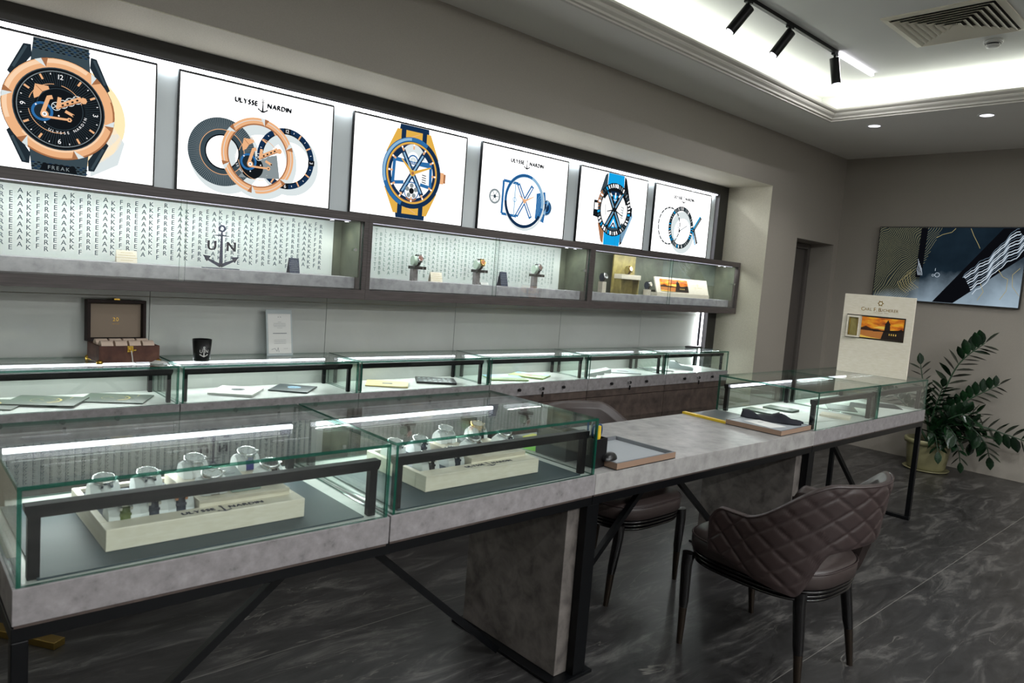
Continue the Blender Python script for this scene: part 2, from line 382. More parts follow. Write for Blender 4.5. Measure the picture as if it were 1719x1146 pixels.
# ------------------------------------------------------------------ room shell
XL, XR, YF, YB = -3.5, 7.405, -5.6, 3.271
ZC, ZU = 2.856, 3.10
TX0, TX1, TY0, TY1 = -2.2, 5.794, -4.3, 2.739          # tray opening
NX0, NX1, NZ, NY = -1.2, 5.981, 2.397, 3.775           # niche
struct(MB(floor_m).box(XL-.2, XR+1.2, YF-.2, YB+1.6, -0.1, 0).build('floor'))
w = MB(wall_m)
w.box(XL-.2, NX0, YB, YB+.62, 0, ZU+.1); w.box(NX0, NX1, YB, YB+.62, NZ, ZU+.1)
w.box(NX1, 6.531, YB, YB+.62, 0, ZU+.1); w.box(6.531, 7.313, YB, YB+.62, 1.99, ZU+.1); w.box(7.313, XR+.2, YB, YB+.62, 0, ZU+.1)
struct(w.build('wall_back'))
nm = MB(niche_m); nm.box(NX0, NX1, NY, NY+.1, 0, NZ); nm.box(NX0, NX1, YB+.002, NY, NZ-.004, NZ); nm.box(NX1-.004, NX1, YB+.002, NY, 0, NZ-.004); nm.box(NX0, NX0+.004, YB+.002, NY, 0, NZ-.004)
struct(nm.build('wall_niche'))
struct(MB(wall_m).box(XR, XR+.2, YF-.2, YB, 0, ZU+.1).build('wall_right'))
front_m = wallpaper('bounce_wallpaper', 'c9c5bf', 'd5d1cb')  # unseen walls coloured paler to bounce more light into the room
struct(MB(front_m).box(XL-.2, XL, YF, YB, 0, ZU+.1).build('wall_left'))
struct(MB(front_m).box(XL-.2, XR, YF-.2, YF, 0, ZU+.1).build('wall_front'))
cl = MB(ceil_m)
cl.box(XL, XR, TY1+.0, YB, ZC, ZC+.03); cl.box(XL, XR, YF, TY0, ZC, ZC+.03); cl.box(XL, TX0, TY0, TY1, ZC, ZC+.03); cl.box(TX1, XR, TY0, TY1, ZC, ZC+.03)
struct(cl.build('ceiling'))
cu = MB(ceil_up); g = .17
cu.box(TX0-g, TX1+g, TY0-g, TY1+g, ZU, ZU+.05)
cu.box(TX0-g-.03, TX0-g, TY0-g, TY1+g, ZC+.03, ZU); cu.box(TX1+g, TX1+g+.03, TY0-g, TY1+g, ZC+.03, ZU)
cu.box(TX0-g, TX1+g, TY1+g, TY1+g+.03, ZC+.03, ZU); cu.box(TX0-g, TX1+g, TY0-g-.03, TY0-g, ZC+.03, ZU)
struct(cu.build('ceiling'))
# stepped cornice around the tray
prof = [(-.004, ZC-.001), (.02, ZC-.004), (.02, ZC+.006), (.034, ZC+.010), (.036, ZC+.022), (.052, ZC+.034), (.058, ZC+.044), (.058, ZC+.052), (.072, ZC+.058), (.08, ZC+.066), (.08, ZC+.078), (.068, ZC+.080), (.0, ZC+.032)]
P = []
for dd, z in prof:
    P.append([(TX0+dd, TY0+dd, z), (TX1-dd, TY0+dd, z), (TX1-dd, TY1-dd, z), (TX0+dd, TY1-dd, z)])
tm = MB(mould_m); tm.grid(P, 0, closed=True); tm.sm = [False]*len(tm.sm); struct(tm.build('trim_1'))
# cove lighting lies on the ledge behind the cornice
cv = thing('cove_light', 'white light strip hidden behind the stepped cornice of the ceiling tray', 'light strip', (0, 0, ZC+.035))
cm = MB(bar_e)
for a in ((TX0+.1, TX1-.1, TY1+.02, TY1+.035), (TX0+.1, TX1-.1, TY0-.035, TY0-.02), (TX1+.02, TX1+.035, TY0+.1, TY1-.1), (TX0-.035, TX0-.02, TY0+.1, TY1-.1)): cm.box(*a, 0, .008)
cm.build('light_strip', cv)
ccol = (0.93, 1.0, 0.90)
LX, LY = TX1-TX0, TY1-TY0
for y, q in ((TY1+.03, -1), (TY0-.03, 1)): long_lamp('cove_lamp', (TX0+LX/2, y, .03), K_COVE*LX, cv, (1, 0, 0), (0, q*.12, 1), LX, .03, ccol)
for x, q in ((TX1+.03, -1), (TX0-.03, 1)): long_lamp('cove_lamp', (x, TY0+LY/2, .03), K_COVE*LY, cv, (0, 1, 0), (q*.12, 0, 1), LY, .03, ccol)

# door recess and door
dm = MB(wall_m); dm.box(6.531, 7.313, YB+.30, YB+.34, 0, 1.99); struct(dm.build('wall_recess'))
dr_m = plain('door_paint', '55504c', 0.5)
d = MB(dr_m); d.box(6.60, 7.25, YB+.26, YB+.298, 0.005, 1.93); do = d.build('door_1', bevel=.003); struct(do)
f = MB(dr_m); f.box(6.535, 6.597, YB+.23, YB+.298, 0, 1.985); f.box(7.253, 7.31, YB+.23, YB+.298, 0, 1.985); f.box(6.597, 7.253, YB+.23, YB+.298, 1.933, 1.985)
fo = f.build('door_frame', do, bevel=.004)
h = MB(steel); h.cyl((6.68, YB+.26, 1.0), (6.68, YB+.21, 1.0), .009); h.cyl((6.68, YB+.215, 1.0), (6.79, YB+.215, 1.0), .008); h.build('door_handle', do)

# ------------------------------------------------------------------ niche surround, light lines, back panels
f = MB(dark_frame)
f.box(NX0+.01, 5.975, 3.70, 3.772, 2.318, 2.392); f.box(5.835, 5.975, 3.70, 3.772, 0.0, 1.238); f.box(5.835, 5.975, 3.70, 3.772, 1.710, 2.317)
sr = f.build('niche_surround'); tag(sr, 'dark charcoal frame running along the top and right edge of the wall niche', 'frame')
v = MB(strip_e); v.box(5.797, 5.810, 3.728, 3.74, .05, 1.238); v.box(5.797, 5.810, 3.728, 3.74, 1.710, 2.29); v.box(NX0+.02, 5.79, 3.697, 3.703, 2.300, 2.307)
vo = v.build('light_line'); long_lamp('niche_lamp', (2.3, 3.7055, 2.298), 30, vo, (1, 0, 0), (0, .1, -1), 6.9, .004, (.93, .98, 1)); long_lamp('niche_side_lamp', (5.79, 3.73, .99), 2.5, vo, (0, 0, 1), (-1, .1, 0), .5, .012, (.93, .98, 1)); tag(vo, 'white light line along the top and right side of the niche surround', 'light strip')
vb = MB(black); vb.box(5.787, 5.82, 3.754, 3.765, 0, 2.30); vb.box(NX0+.02, 5.787, 3.725, 3.765, 2.292, 2.316); tag(vb.build('light_channel'), 'thin dark channel holding the white light line of the niche', 'channel')
xs = [NX0+.02, 0.12, 1.05, 1.99, 2.924, 3.93, 4.911, 5.785]
for i in range(1, len(xs)-1):
    a, b = xs[i]+.0015, xs[i+1]-.0015
    q = MB(panel_m); q.box(a, b, 3.757, 3.772, .66, 1.198); q.box(a, b, 3.757, 3.772, 1.201, 1.24)
    lab = ['pale glossy back panel behind the suede watch box', 'pale glossy back panel behind the framed certificate', 'pale glossy back panel above the pale yellow and black booklets', 'pale glossy back panel above the landscape booklets', 'pale glossy back panel left of the card terminal counter', 'pale glossy back panel beside the vertical light line'][i-1]
    tag(q.build('back_panel'), lab, 'panel', 'glossy back panels under the wall cabinets')
q = MB(alu_m); q.box(NX0+.02, 5.785, 3.711, 3.722, 1.72, 2.30); tag(q.build('backing_sheet'), 'pale metal backing sheet seen in the gaps between the lightboxes', 'panel')

# ------------------------------------------------------------------ lightbox artwork
A_W, A_K, A_N, A_B, A_T, A_G, A_R, A_RD, A_S, A_C, A_SK, A_DG = range(12)
ART = [emis('print_white', 'ffffff', 1.1), emis('print_black', '14181c'), emis('print_navy', '16304f'), emis('print_blue', '2f6ea8'), emis('print_light_blue', '8fb9d8'),
       emis('print_gold', 'e5b24d'), emis('print_rose_gold', 'e9b183', 1.05), emis('print_dark_rose', 'a9714c'), emis('print_slate', '3b4a52'), emis('print_cyan', '16a6e8'), emis('print_soft_grey', 'd9e2e3', 1.05), emis('print_grey', '8b9598')]
ART += [emis('print_amber_glow', 'ffe0b0', 1.15), emis('print_lug_slate', '222d35'), emis('print_pink_gold', 'f6d0ac', 1.05)]; ART_GLOW, A_LUG, A_PK = 12, 13, 14
def polar(c, r, a): return (c[0]+r*math.cos(math.radians(a)), c[1]+r*math.sin(math.radians(a)))
def ticks(mb, c, r0, r1, n, w, m, l, skip=(), a0=0):
    for i in range(n):
        if i in skip: continue
        a = a0+360*i/n; mb.line(polar(c, r0, a), polar(c, r1, a), w, m, l)
def rough_gears(mb, cx, cz, s, l):
    # carriage of rose gold bridges and wheels
    for i in range(4): mb.ring(cx+s*(-.05+.13*i), cz+s*(.05+.07*i), s*.075, s*.09, A_SK, l, n=24); ticks(mb, (cx+s*(-.05+.13*i), cz+s*(.05+.07*i)), 0, s*.08, 5, s*.012, A_SK, l)
    mb.disc(cx-s*.30, cz-s*.10, s*.20, A_B, l, 28); mb.disc(cx-s*.30, cz-s*.10, s*.15, A_LUG, l+1, 28)
    mb.line((cx-s*.3, cz-s*.15), (cx-s*.19, cz+s*.22), s*.075, A_R, l+2); mb.line((cx-s*.21, cz+s*.2), (cx-s*.12, cz+s*.23), s*.08, A_R, l+2)
    mb.line((cx-s*.02, cz+s*.05), (cx+s*.42, cz+s*.3), s*.1, A_R, l+3); mb.line((cx-s*.0, cz+s*.02), (cx+s*.42, cz+s*.24), s*.02, A_RD, l+4)
    for i in range(4): mb.line((cx+s*(.05+.09*i), cz+s*(.085+.052*i)), (cx+s*(.09+.09*i), cz+s*(.108+.052*i)), s*.035, A_K, l+4)
    mb.line((cx-s*.02, cz), (cx+s*.01, cz+s*.25), s*.07, A_R, l+3)
    mb.disc(cx+s*.46, cz+s*.27, s*.07, A_R, l+4, 7)
    mb.line((cx-s*.24, cz-s*.2), (cx+s*.18, cz-s*.19), s*.045, A_R, l+3); mb.disc(cx+s*.2, cz-s*.19, s*.05, A_R, l+4, 6); mb.disc(cx+s*.2, cz-s*.19, s*.018, A_K, l+5, 8)
    mb.disc(cx-s*.26, cz-s*.15, s*.075, A_R, l+4, 20); mb.disc(cx-s*.26, cz-s*.15, s*.045, A_W, l+5, 16); mb.disc(cx-s*.26, cz-s*.15, s*.025, A_DG, l+6, 12)
    mb.line((cx+s*.12, cz-s*.02), (cx+s*.28, cz-s*.09), s*.06, A_R, l+3); mb.disc(cx+s*.27, cz-s*.085, s*.02, A_K, l+4, 8)
    for p in ((-.42, .02), (-.25, -.32), (0, -.14)): mb.disc(cx+s*p[0], cz+s*p[1], s*.02, A_W, l+5, 4)
    mb.poly([(cx-s*.47, cz+s*.24), (cx-s*.44, cz+s*.44), (cx-s*.2, cz+s*.44), (cx-s*.18, cz+s*.38), (cx-s*.3, cz+s*.31), (cx-s*.37, cz+s*.19), (cx-s*.45, cz+s*.14)], A_R, l+4)
    mb.line((cx-s*.43, cz+s*.42), (cx-s*.3, cz+s*.3), s*.012, A_RD, l+5)
    mb.ring(cx-s*.05, cz, s*.5, s*.512, A_R, l+1, 95, 165); mb.ring(cx-s*.05, cz, s*.5, s*.512, A_R, l+1, 20, 80)
    mb.ring(cx-s*.05, cz, s*.5, s*.512, A_R, l+1, 190, 290)
def bezel_facets(mb, c, r0, r1, l, m=A_RD, k=6, a0=20):
    for i in range(k):
        a = a0+360*i/k
        mb.poly([polar(c, r1, a-5), polar(c, r0, a), polar(c, r1, a+2)], m, l); mb.poly([polar(c, r1, a+2), polar(c, r0, a), polar(c, r1, a+9)], A_SK, l)
def brand_line(mb, cx, cz, wd, l=3, m=A_K, first='ULYSSE'):
    h = wd*.078
    for e in (-.09, 0, .09):
        mb.text(first, cx-wd*.285+e*h, cz+e*h, h, m, l, gap=.13); mb.text('NARDIN', cx+wd*.295+e*h, cz+e*h, h, m, l, gap=.13)
    mb.anchor(cx, cz-h*.25, h*2.9, m, l, h*.24)

def art_a(m, x, z):     # large watch, rose gold bezel, black dial
    c = (x, z)
    m.poly([(x+.10, z+.2), (x+.17, z+.02), (x+.255, z-.1), (x+.23, z-.2), (x+.12, z-.27)], A_SK, 1); m.disc(x+.04, z-.02, .216, ART_GLOW, 1)
    for q in (1, -1):
        m.poly([(x-.115, z+q*.12), (x+.115, z+q*.12), (x+.105, z+q*.31), (x-.10, z+q*.31)][::q], A_S, 2)
        for r in range(9):
            for k in range(10): m.disc(x-.095+.021*k+(r % 2)*.01, z+q*(.235+.0085*r), .0075, A_K if (r+k) % 3 else A_N, 3, 6, rz=.003)
        m.poly([(x-.17, z+q*.10), (x-.105, z+q*.2), (x-.108, z+q*.245), (x-.135, z+q*.243), (x-.19, z+q*.12)][::-q], A_LUG, 3); m.line((x-.125, z+q*.235), (x-.17, z+q*.14), .01, A_S, 4)
        m.poly([(x+.17, z+q*.10), (x+.11, z+q*.2), (x+.112, z+q*.245), (x+.135, z+q*.243), (x+.19, z+q*.12)][::q], A_LUG, 3); m.line((x+.125, z+q*.235), (x+.17, z+q*.14), .01, A_S, 4)
    m.poly([(x-.07, z-.265), (x+.07, z-.265), (x+.06, z-.235), (x-.06, z-.235)], A_K, 4); m.text('FREAK', x, z-.25, .016, A_DG, 5, gap=.25)
    m.disc(x, z, .212, A_K, 5); m.disc(x, z, .21, A_R, 6)
    m.ring(x, z, .19, .206, A_PK, 7, 60, 200); m.ring(x, z, .172, .18, A_PK, 7, 220, 350); m.ring(x, z, .204, .211, A_RD, 7, 230, 380); bezel_facets(m, c, .174, .211, 8, a0=-12)
    m.disc(x, z, .172, A_S, 9); m.disc(x, z, .168, A_K, 10); m.ring(x, z, .155, .158, A_DG, 11)
    ticks(m, c, .095, .152, 90, .0012, A_S, 11)
    for i in range(12):
        a = 90-30*i
        if i in (0, 3, 6, 9): continue
        m.line(polar(c, .13, a), polar(c, .152, a), .008, A_R, 12)
    ticks(m, c, .143, .149, 12, .003, A_W, 12, a0=15)
    for t, a, r in (('12', 90, 0), ('3', 0, -90), ('6', -90, 0), ('9', 180, 90)): m.text(t, *polar(c, .135, a), .02, A_W, 12, rot=r)
    m.disc(x, z, .095, A_K, 12); m.ring(x, z, .085, .087, A_S, 13)
    rough_gears(m, x-.005, z+.0, .2, 13)
    for i, ch in enumerate('ULYSSE NARDIN'):
        a = -112+i*8.2; m.text(ch, *polar(c, .098, a), .011, A_W, 14, rot=a+90)
def art_b(m, x0, z0):
    brand_line(m, 1.54-x0, 2.205-z0, .30, 3)
    c1 = (1.345-x0, 1.935-z0); c2 = (1.525-x0, 1.945-z0); c3 = (1.677-x0, 1.955-z0)
    for c, r in ((c1, .17), (c2, .185), (c3, .158)): m.ring(c[0]+.02, c[1]-.025, r*.72, r*1.04, A_SK, 1)
    m.ring(*c1, .08, .166, A_S, 2); ticks(m, c1, .112, .166, 110, .0016, A_DG, 3); m.ring(*c1, .108, .111, A_R, 4); m.ring(*c1, .079, .086, A_K, 4)
    m.ring(*c3, .13, .157, A_N, 3); m.ring(*c3, .126, .132, A_K, 3)
    for i in range(12):
        a = 90-30*i
        if i in (0, 3, 6, 9): continue
        m.line(polar(c3, .126, a), polar(c3, .154, a), .008, A_R, 4)
    ticks(m, c3, .139, .146, 12, .003, A_W, 4, a0=15)
    for t, a, r in (('12', 90, 0), ('3', 0, -90), ('6', -90, 0)):
        px, pz = polar(c3, .142, a); m.poly([(px-.018, pz-.014), (px+.018, pz-.014), (px+.018, pz+.014), (px-.018, pz+.014)], A_K, 5); m.text(t, px, pz, .018, A_W, 6, rot=r)
    m.poly([(c2[0]-.1, c2[1]-.12), (c2[0]+.12, c2[1]-.1), (c2[0]+.1, c2[1]+.02), (c2[0], c2[1]-.01)], A_DG, 4); m.disc(c2[0]-.03, c2[1]-.06, .06, A_K, 5)
    for i, ch in enumerate('ULYSSE NARDIN'[:9]): m.text(ch, *polar((c2[0]-.03, c2[1]-.02), .085, 175+i*7.5), .01, A_W, 7, rot=265+i*7.5)
    rough_gears(m, c2[0]+.015, c2[1]-.015, .21, 6)
    m.ring(*c2, .155, .19, A_R, 16); m.ring(*c2, .153, .16, A_RD, 17); m.ring(*c2, .175, .178, A_SK, 17); bezel_facets(m, c2, .155, .192, 18)
def xshape(m, cx, cz, h, w, l, c1, c2, sk=.62):
    for q in (1, -1):
        m.line((cx-q*h*sk*.5, cz+h*.5), (cx+q*h*sk*.5, cz-h*.5), w, c1, l); m.line((cx-q*h*sk*.46, cz+h*.45), (cx+q*h*sk*.46, cz-h*.45), w*.35, c2, l+1)
def art_c(m, x, z):     # gold and blue skeleton watch
    c = (x, z)
    for q in (1, -1):
        m.poly([(x-.115, z+q*.16), (x+.115, z+q*.16), (x+.105, z+q*.31), (x-.10, z+q*.31)][::q], A_N, 1)
        m.poly([(x-.19, z+q*.1), (x-.12, z+q*.245), (x+.12, z+q*.245), (x+.19, z+q*.1)][::-q], A_G, 2)
        for e in (-.075, .075): m.poly([(x+e-.016, z+q*.19), (x+e+.016, z+q*.19), (x+e+.016, z+q*.255), (x+e-.016, z+q*.255)][::q], A_N, 3)
        m.line((x-.04, z+q*.2), (x+.04, z+q*.235), .004, A_R, 3)
    m.poly([(x+.2, z-.035), (x+.235, z-.035), (x+.235, z+.035), (x+.2, z+.035)], A_R, 3); m.poly([(x+.235, z-.028), (x+.25, z-.028), (x+.25, z+.028), (x+.235, z+.028)], A_RD, 3)
    m.disc(*c, .21, A_N, 4); m.ring(*c, .185, .209, A_B, 5, 60, 250); m.ring(*c, .19, .205, A_T, 6, 95, 200); m.ring(*c, .172, .182, A_G, 6); m.ring(*c, .168, .172, A_RD, 6)
    m.disc(*c, .168, A_N, 7); m.disc(*c, .15, A_SK, 8); m.disc(x, z, .15, A_W, 8)
    m.ring(*c, .135, .168, A_N, 9, 20, 160); m.ring(x, z+.085, .04, .085, A_SK, 10, 0, 180); m.ring(x, z+.07, .03, .038, A_B, 12); m.disc(x, z+.07, .025, A_SK, 11, 16)
    for q in (-1, 1):
        m.pline([(x+q*.05, z+.065), (x+q*.13, z+.07), (x+q*.135, z-.07), (x+q*.06, z-.06)], .02, A_B, 11)
    m.line((x-.13, z+.065), (x+.13, z+.055), .018, A_B, 12); m.text('ULYSSE NARDIN', x, z+.06, .008, A_W, 13); m.anchor(x, z+.062, .035, A_W, 13)
    xshape(m, x, z, .25, .03, 13, A_N, A_T, .6)
    for i in range(5): m.disc(*polar((x, z-.105), .032, 90+72*i), .014, A_DG, 14, 10)
    m.disc(x, z-.105, .018, A_K, 15, 12); m.ring(x, z-.105, .048, .054, A_B, 14); m.ring(x, z-.105, .05, .06, A_RD, 15, 230, 310)
    for i in range(12): m.line(polar(c, .14, 90-30*i), polar(c, .17, 90-30*i), .011, A_R, 15); m.disc(*polar(c, .165, 90-30*i), .006, A_W, 16, 8)
    for i in range(4): m.line((x+.07, z-.0-.014*i), (x+.1, z-.004-.014*i), .005, A_K, 14)
    m.line((x, z), (x-.082, z+.075), .018, A_G, 17, .008); m.line((x, z), (x+.13, z+.05), .02, A_G, 17, .008); m.disc(*c, .018, A_G, 18, 16); m.disc(*c, .01, A_RD, 19, 12)
def art_d(m, x0, z0):
    brand_line(m, 3.405-x0, 2.207-z0, .31, 3)
    c = (3.405-x0, 1.95-z0); g = lambda a, b: (a-x0, b-z0)
    m.pline([g(3.34, 2.06), g(3.205, 2.065), g(3.205, 1.845), g(3.34, 1.84)], .019, A_B, 2); m.pline([g(3.315, 2.06), g(3.315, 1.84)], .009, A_T, 2); m.ring(*g(3.315, 1.95), .012, .018, A_T, 3, n=16)
    cc = g(3.135, 1.95); m.ring(*cc, .038, .05, A_DG, 3, n=24); m.ring(*cc, .034, .038, A_SK, 3, n=24); ticks(m, cc, .006, .04, 6, .006, A_DG, 3); m.disc(*cc, .012, A_S, 4, 10)
    q = g(3.62, 1.93); m.poly([polar(q, .11, 100), polar(q, .135, 140), polar(q, .10, 180), polar(q, .135, 220), polar(q, .11, 262), q], A_B, 2)
    m.disc(*q, .055, A_N, 3, 28); m.ring(*q, .03, .04, A_B, 4); m.ring(*q, .048, .052, A_T, 4); m.poly([q, polar(q, .05, 60), polar(q, .05, 85)], A_T, 5); m.poly([q, polar(q, .05, 240), polar(q, .05, 265)], A_T, 5)
    for e in (.07, .085, .1): m.ring(*q, e, e+.002, A_T, 3, 110, 250)
    m.ring(c[0]+.008, c[1]-.012, .172, .19, A_SK, 4)
    m.ring(*c, .162, .184, A_B, 5, n=80); m.ring(*c, .162, .184, A_N, 6, 185, 330); m.ring(*c, .162, .184, A_T, 6, 350, 430); m.ring(*c, .17, .174, A_N, 7, 80, 190)
    xshape(m, c[0], c[1], .22, .03, 8, A_B, A_W, .62)
    m.line(c, (c[0]-.055, c[1]+.035), .012, A_R, 11, .006); m.line(c, (c[0]+.085, c[1]+.04), .013, A_R, 11, .006); m.disc(*c, .015, A_R, 12, 14)
def art_e(m, x, z):
    c = (x, z)
    for q in (1, -1):
        m.poly([(x-.1, z+q*.15), (x+.1, z+q*.15), (x+.095, z+q*.31), (x-.095, z+q*.31)][::q], A_C, 2); m.line((x+.04, z+q*.2), (x+.04, z+q*.3), .002, A_B, 3)
        m.poly([(x-.18, z+q*.11), (x-.1, z+q*.16), (x-.1, z+q*.27), (x-.13, z+q*.25)][::-q], A_RD if q < 0 else A_S, 1); m.poly([(x+.18, z+q*.1), (x+.1, z+q*.16), (x+.1, z+q*.27), (x+.125, z+q*.25)][::q], A_K, 1)
    m.poly([(x+.02, z-.26), (x+.16, z-.06), (x+.2, z+.05), (x+.235, z-.03), (x+.13, z-.24)][::-1], A_T, 1)
    m.poly([(x+.19, z-.03), (x+.22, z-.03), (x+.22, z+.04), (x+.19, z+.04)], A_K, 3)
    m.disc(*c, .205, A_K, 4, 24); m.ring(*c, .17, .206, A_RD, 5, 140, 185); m.poly([(x-.24, z-.07), (x-.17, z-.08), (x-.17, z+.05), (x-.24, z+.05)], A_K, 5); m.poly([(x-.23, z-.02), (x-.19, z-.02), (x-.19, z+.03), (x-.23, z+.03)], A_W, 6)
    random.seed(3)
    for i in range(44):
        a = 360*i/44; m.line(polar(c, .168, a), polar(c, .196, a+2), .010+.008*random.random(), random.choice((A_W, A_DG, A_C, A_S, A_W)), 6)
    m.text('0', *polar(c, .185, 86), .03, A_W, 8); m.disc(*c, .158, A_W, 7); m.ring(*c, .14, .16, A_K, 8, 20, 150); m.ring(*c, .14, .16, A_S, 8, 230, 320)
    m.poly([(x-.06, z+.14), (x+.06, z+.14), (x, z+.03)], A_N, 8); m.poly([(x-.03, z+.11), (x+.03, z+.11), (x, z+.05)][::1], A_C, 9)
    m.poly([(x-.06, z-.14), (x+.06, z-.14), (x, z-.03)][::-1], A_C, 8); m.poly([(x-.035, z-.13), (x+.035, z-.13), (x, z-.07)][::-1], A_W, 9); m.pline([(x-.03, z-.14), (x, z-.1), (x+.03, z-.14)], .012, A_N, 10)
    xshape(m, x, z, .27, .042, 10, A_K, A_DG, .62); xshape(m, x, z, .26, .006, 12, A_C, A_T, .72)
    m.line((x, z+.09), (x, z+.13), .014, A_W, 12); m.anchor(x, z+.09, .05, A_W, 11)
    for q in (-1, 1):
        m.line((x+q*.06, z+.12), (x+q*.04, z+.1), .012, A_W, 12); m.pline([(x+q*.1, z-.05), (x+q*.11, z+.03)], .004, A_DG, 9)
    for i in range(5): m.line((x+.08, z+.03-.02*i), (x+.11, z+.025-.02*i), .005, A_DG, 10)
    m.line((x, z), (x-.085, z-.02), .01, A_K, 13, .006); m.line((x, z), (x+.1, z-.04), .01, A_K, 13, .006); m.disc(*c, .02, A_K, 14, 16)
def art_f(m, x0, z0):
    brand_line(m, 5.27-x0, 2.204-z0, .30, 3)
    g = lambda a, b: (a-x0, b-z0); c1 = g(5.095, 1.955); c2 = g(5.262, 1.955); X = (5.47-x0, 1.955-z0)
    m.ring(c2[0]+.03, c2[1]-.04, .12, .18, A_SK, 1)
    m.ring(*c1, .148, .158, A_K, 2); ticks(m, c1, .148, .16, 20, .012, A_W, 3); ticks(m, c1, .13, .146, 12, .003, A_DG, 3); m.ring(*c1, .145, .149, A_DG, 3)
    for sx, col in ((-1, 0), (1, 0)):
        pass
    m.line((X[0]-.01, X[1]-.0), (X[0]+.085, X[1]+.115), .028, A_K, 4); m.line((X[0]-.02, X[1]+.01), (X[0]+.07, X[1]+.125), .014, A_C, 5); m.line((X[0]-.0, X[1]+.01), (X[0]+.075, X[1]+.105), .01, A_DG, 6)
    m.line((X[0]-.01, X[1]), (X[0]+.055, X[1]-.115), .028, A_K, 4); m.line((X[0]-.025, X[1]-.02), (X[0]+.03, X[1]-.13), .014, A_C, 5); m.line((X[0], X[1]-.01), (X[0]+.05, X[1]-.105), .01, A_DG, 6)
    m.line((X[0]-.015, X[1]-.01), (X[0]-.12, X[1]-.13), .016, A_K, 4); m.line((X[0]-.015, X[1]+.0), (X[0]-.08, X[1]+.08), .016, A_K, 4)
    m.ring(*c2, .143, .18, A_K, 7)
    random.seed(5)
    for i in range(46): a = 360*i/46; m.line(polar(c2, .15, a), polar(c2, .175, a+1.5), .007+.006*random.random(), random.choice((A_W, A_DG, A_C, A_S, A_W)), 8)
    m.ring(*c2, .142, .146, A_DG, 9)
    o = (c2[0]-.02, c2[1]-.03); m.line(o, (o[0]-.045, o[1]+.06), .006, A_DG, 10); m.line(o, (o[0]+.11, o[1]+.055), .008, A_DG, 10); m.disc(*o, .012, A_K, 11, 12); m.line((o[0]-.04, o[1]-.06), (o[0]-.11, o[1]-.09), .004, A_C, 10)

boxes = [(0.224, 1.034, 'lightbox showing a large rose gold and black watch', 'a'), (1.13, 1.939, 'lightbox showing rose gold and slate watch rings pulled apart under dark lettering', 'b'),
         (2.062, 2.875, 'lightbox showing a gold watch with blue skeleton dial', 'c'), (2.999, 3.817, 'lightbox showing blue watch parts around a blue cross', 'd'),
         (3.945, 4.757, 'lightbox showing a black watch on a bright cyan strap', 'e'), (4.86, 5.693, 'rightmost lightbox, showing black bezel rings beside a cross', 'f')]
for x0, x1, lab, k in boxes:
    zb, zt, yf = 1.722, 2.286, 3.69
    t = thing('lightbox', lab, 'lightbox', ((x0+x1)/2, yf, zb), group=None)
    cx, cz = (x0+x1)/2, zb; hw = (x1-x0)/2; H = zt-zb
    MB(black).box(-hw, -hw+.006, 0, .019, 0, H).box(hw-.006, hw, 0, .019, 0, H).box(-hw+.006, hw-.006, 0, .019, H-.010, H).box(-hw+.006, hw-.006, 0, .019, 0, .005).build('frame', t)
    MB(box_e).box(-hw+.006, hw-.006, .004, .018, .005, H-.010).build('lit_panel', t)
    a = MB(*ART)
    if k == 'a': art_a(a, .65-cx, 1.997-cz)
    elif k == 'b': art_b(a, cx, cz)
    elif k == 'c': art_c(a, 2.472-cx, 2.0-cz)
    elif k == 'd': art_d(a, cx, cz)
    elif k == 'e': art_e(a, 4.36-cx, 2.003-cz)
    else: art_f(a, cx, cz)
    # keep the print inside the panel height
    a.v = [(min(max(x, -hw+.007), hw-.007), y+.0035, min(max(z, .006), H-.011)) for x, y, z in a.v]
    a.build('printed_picture', t)

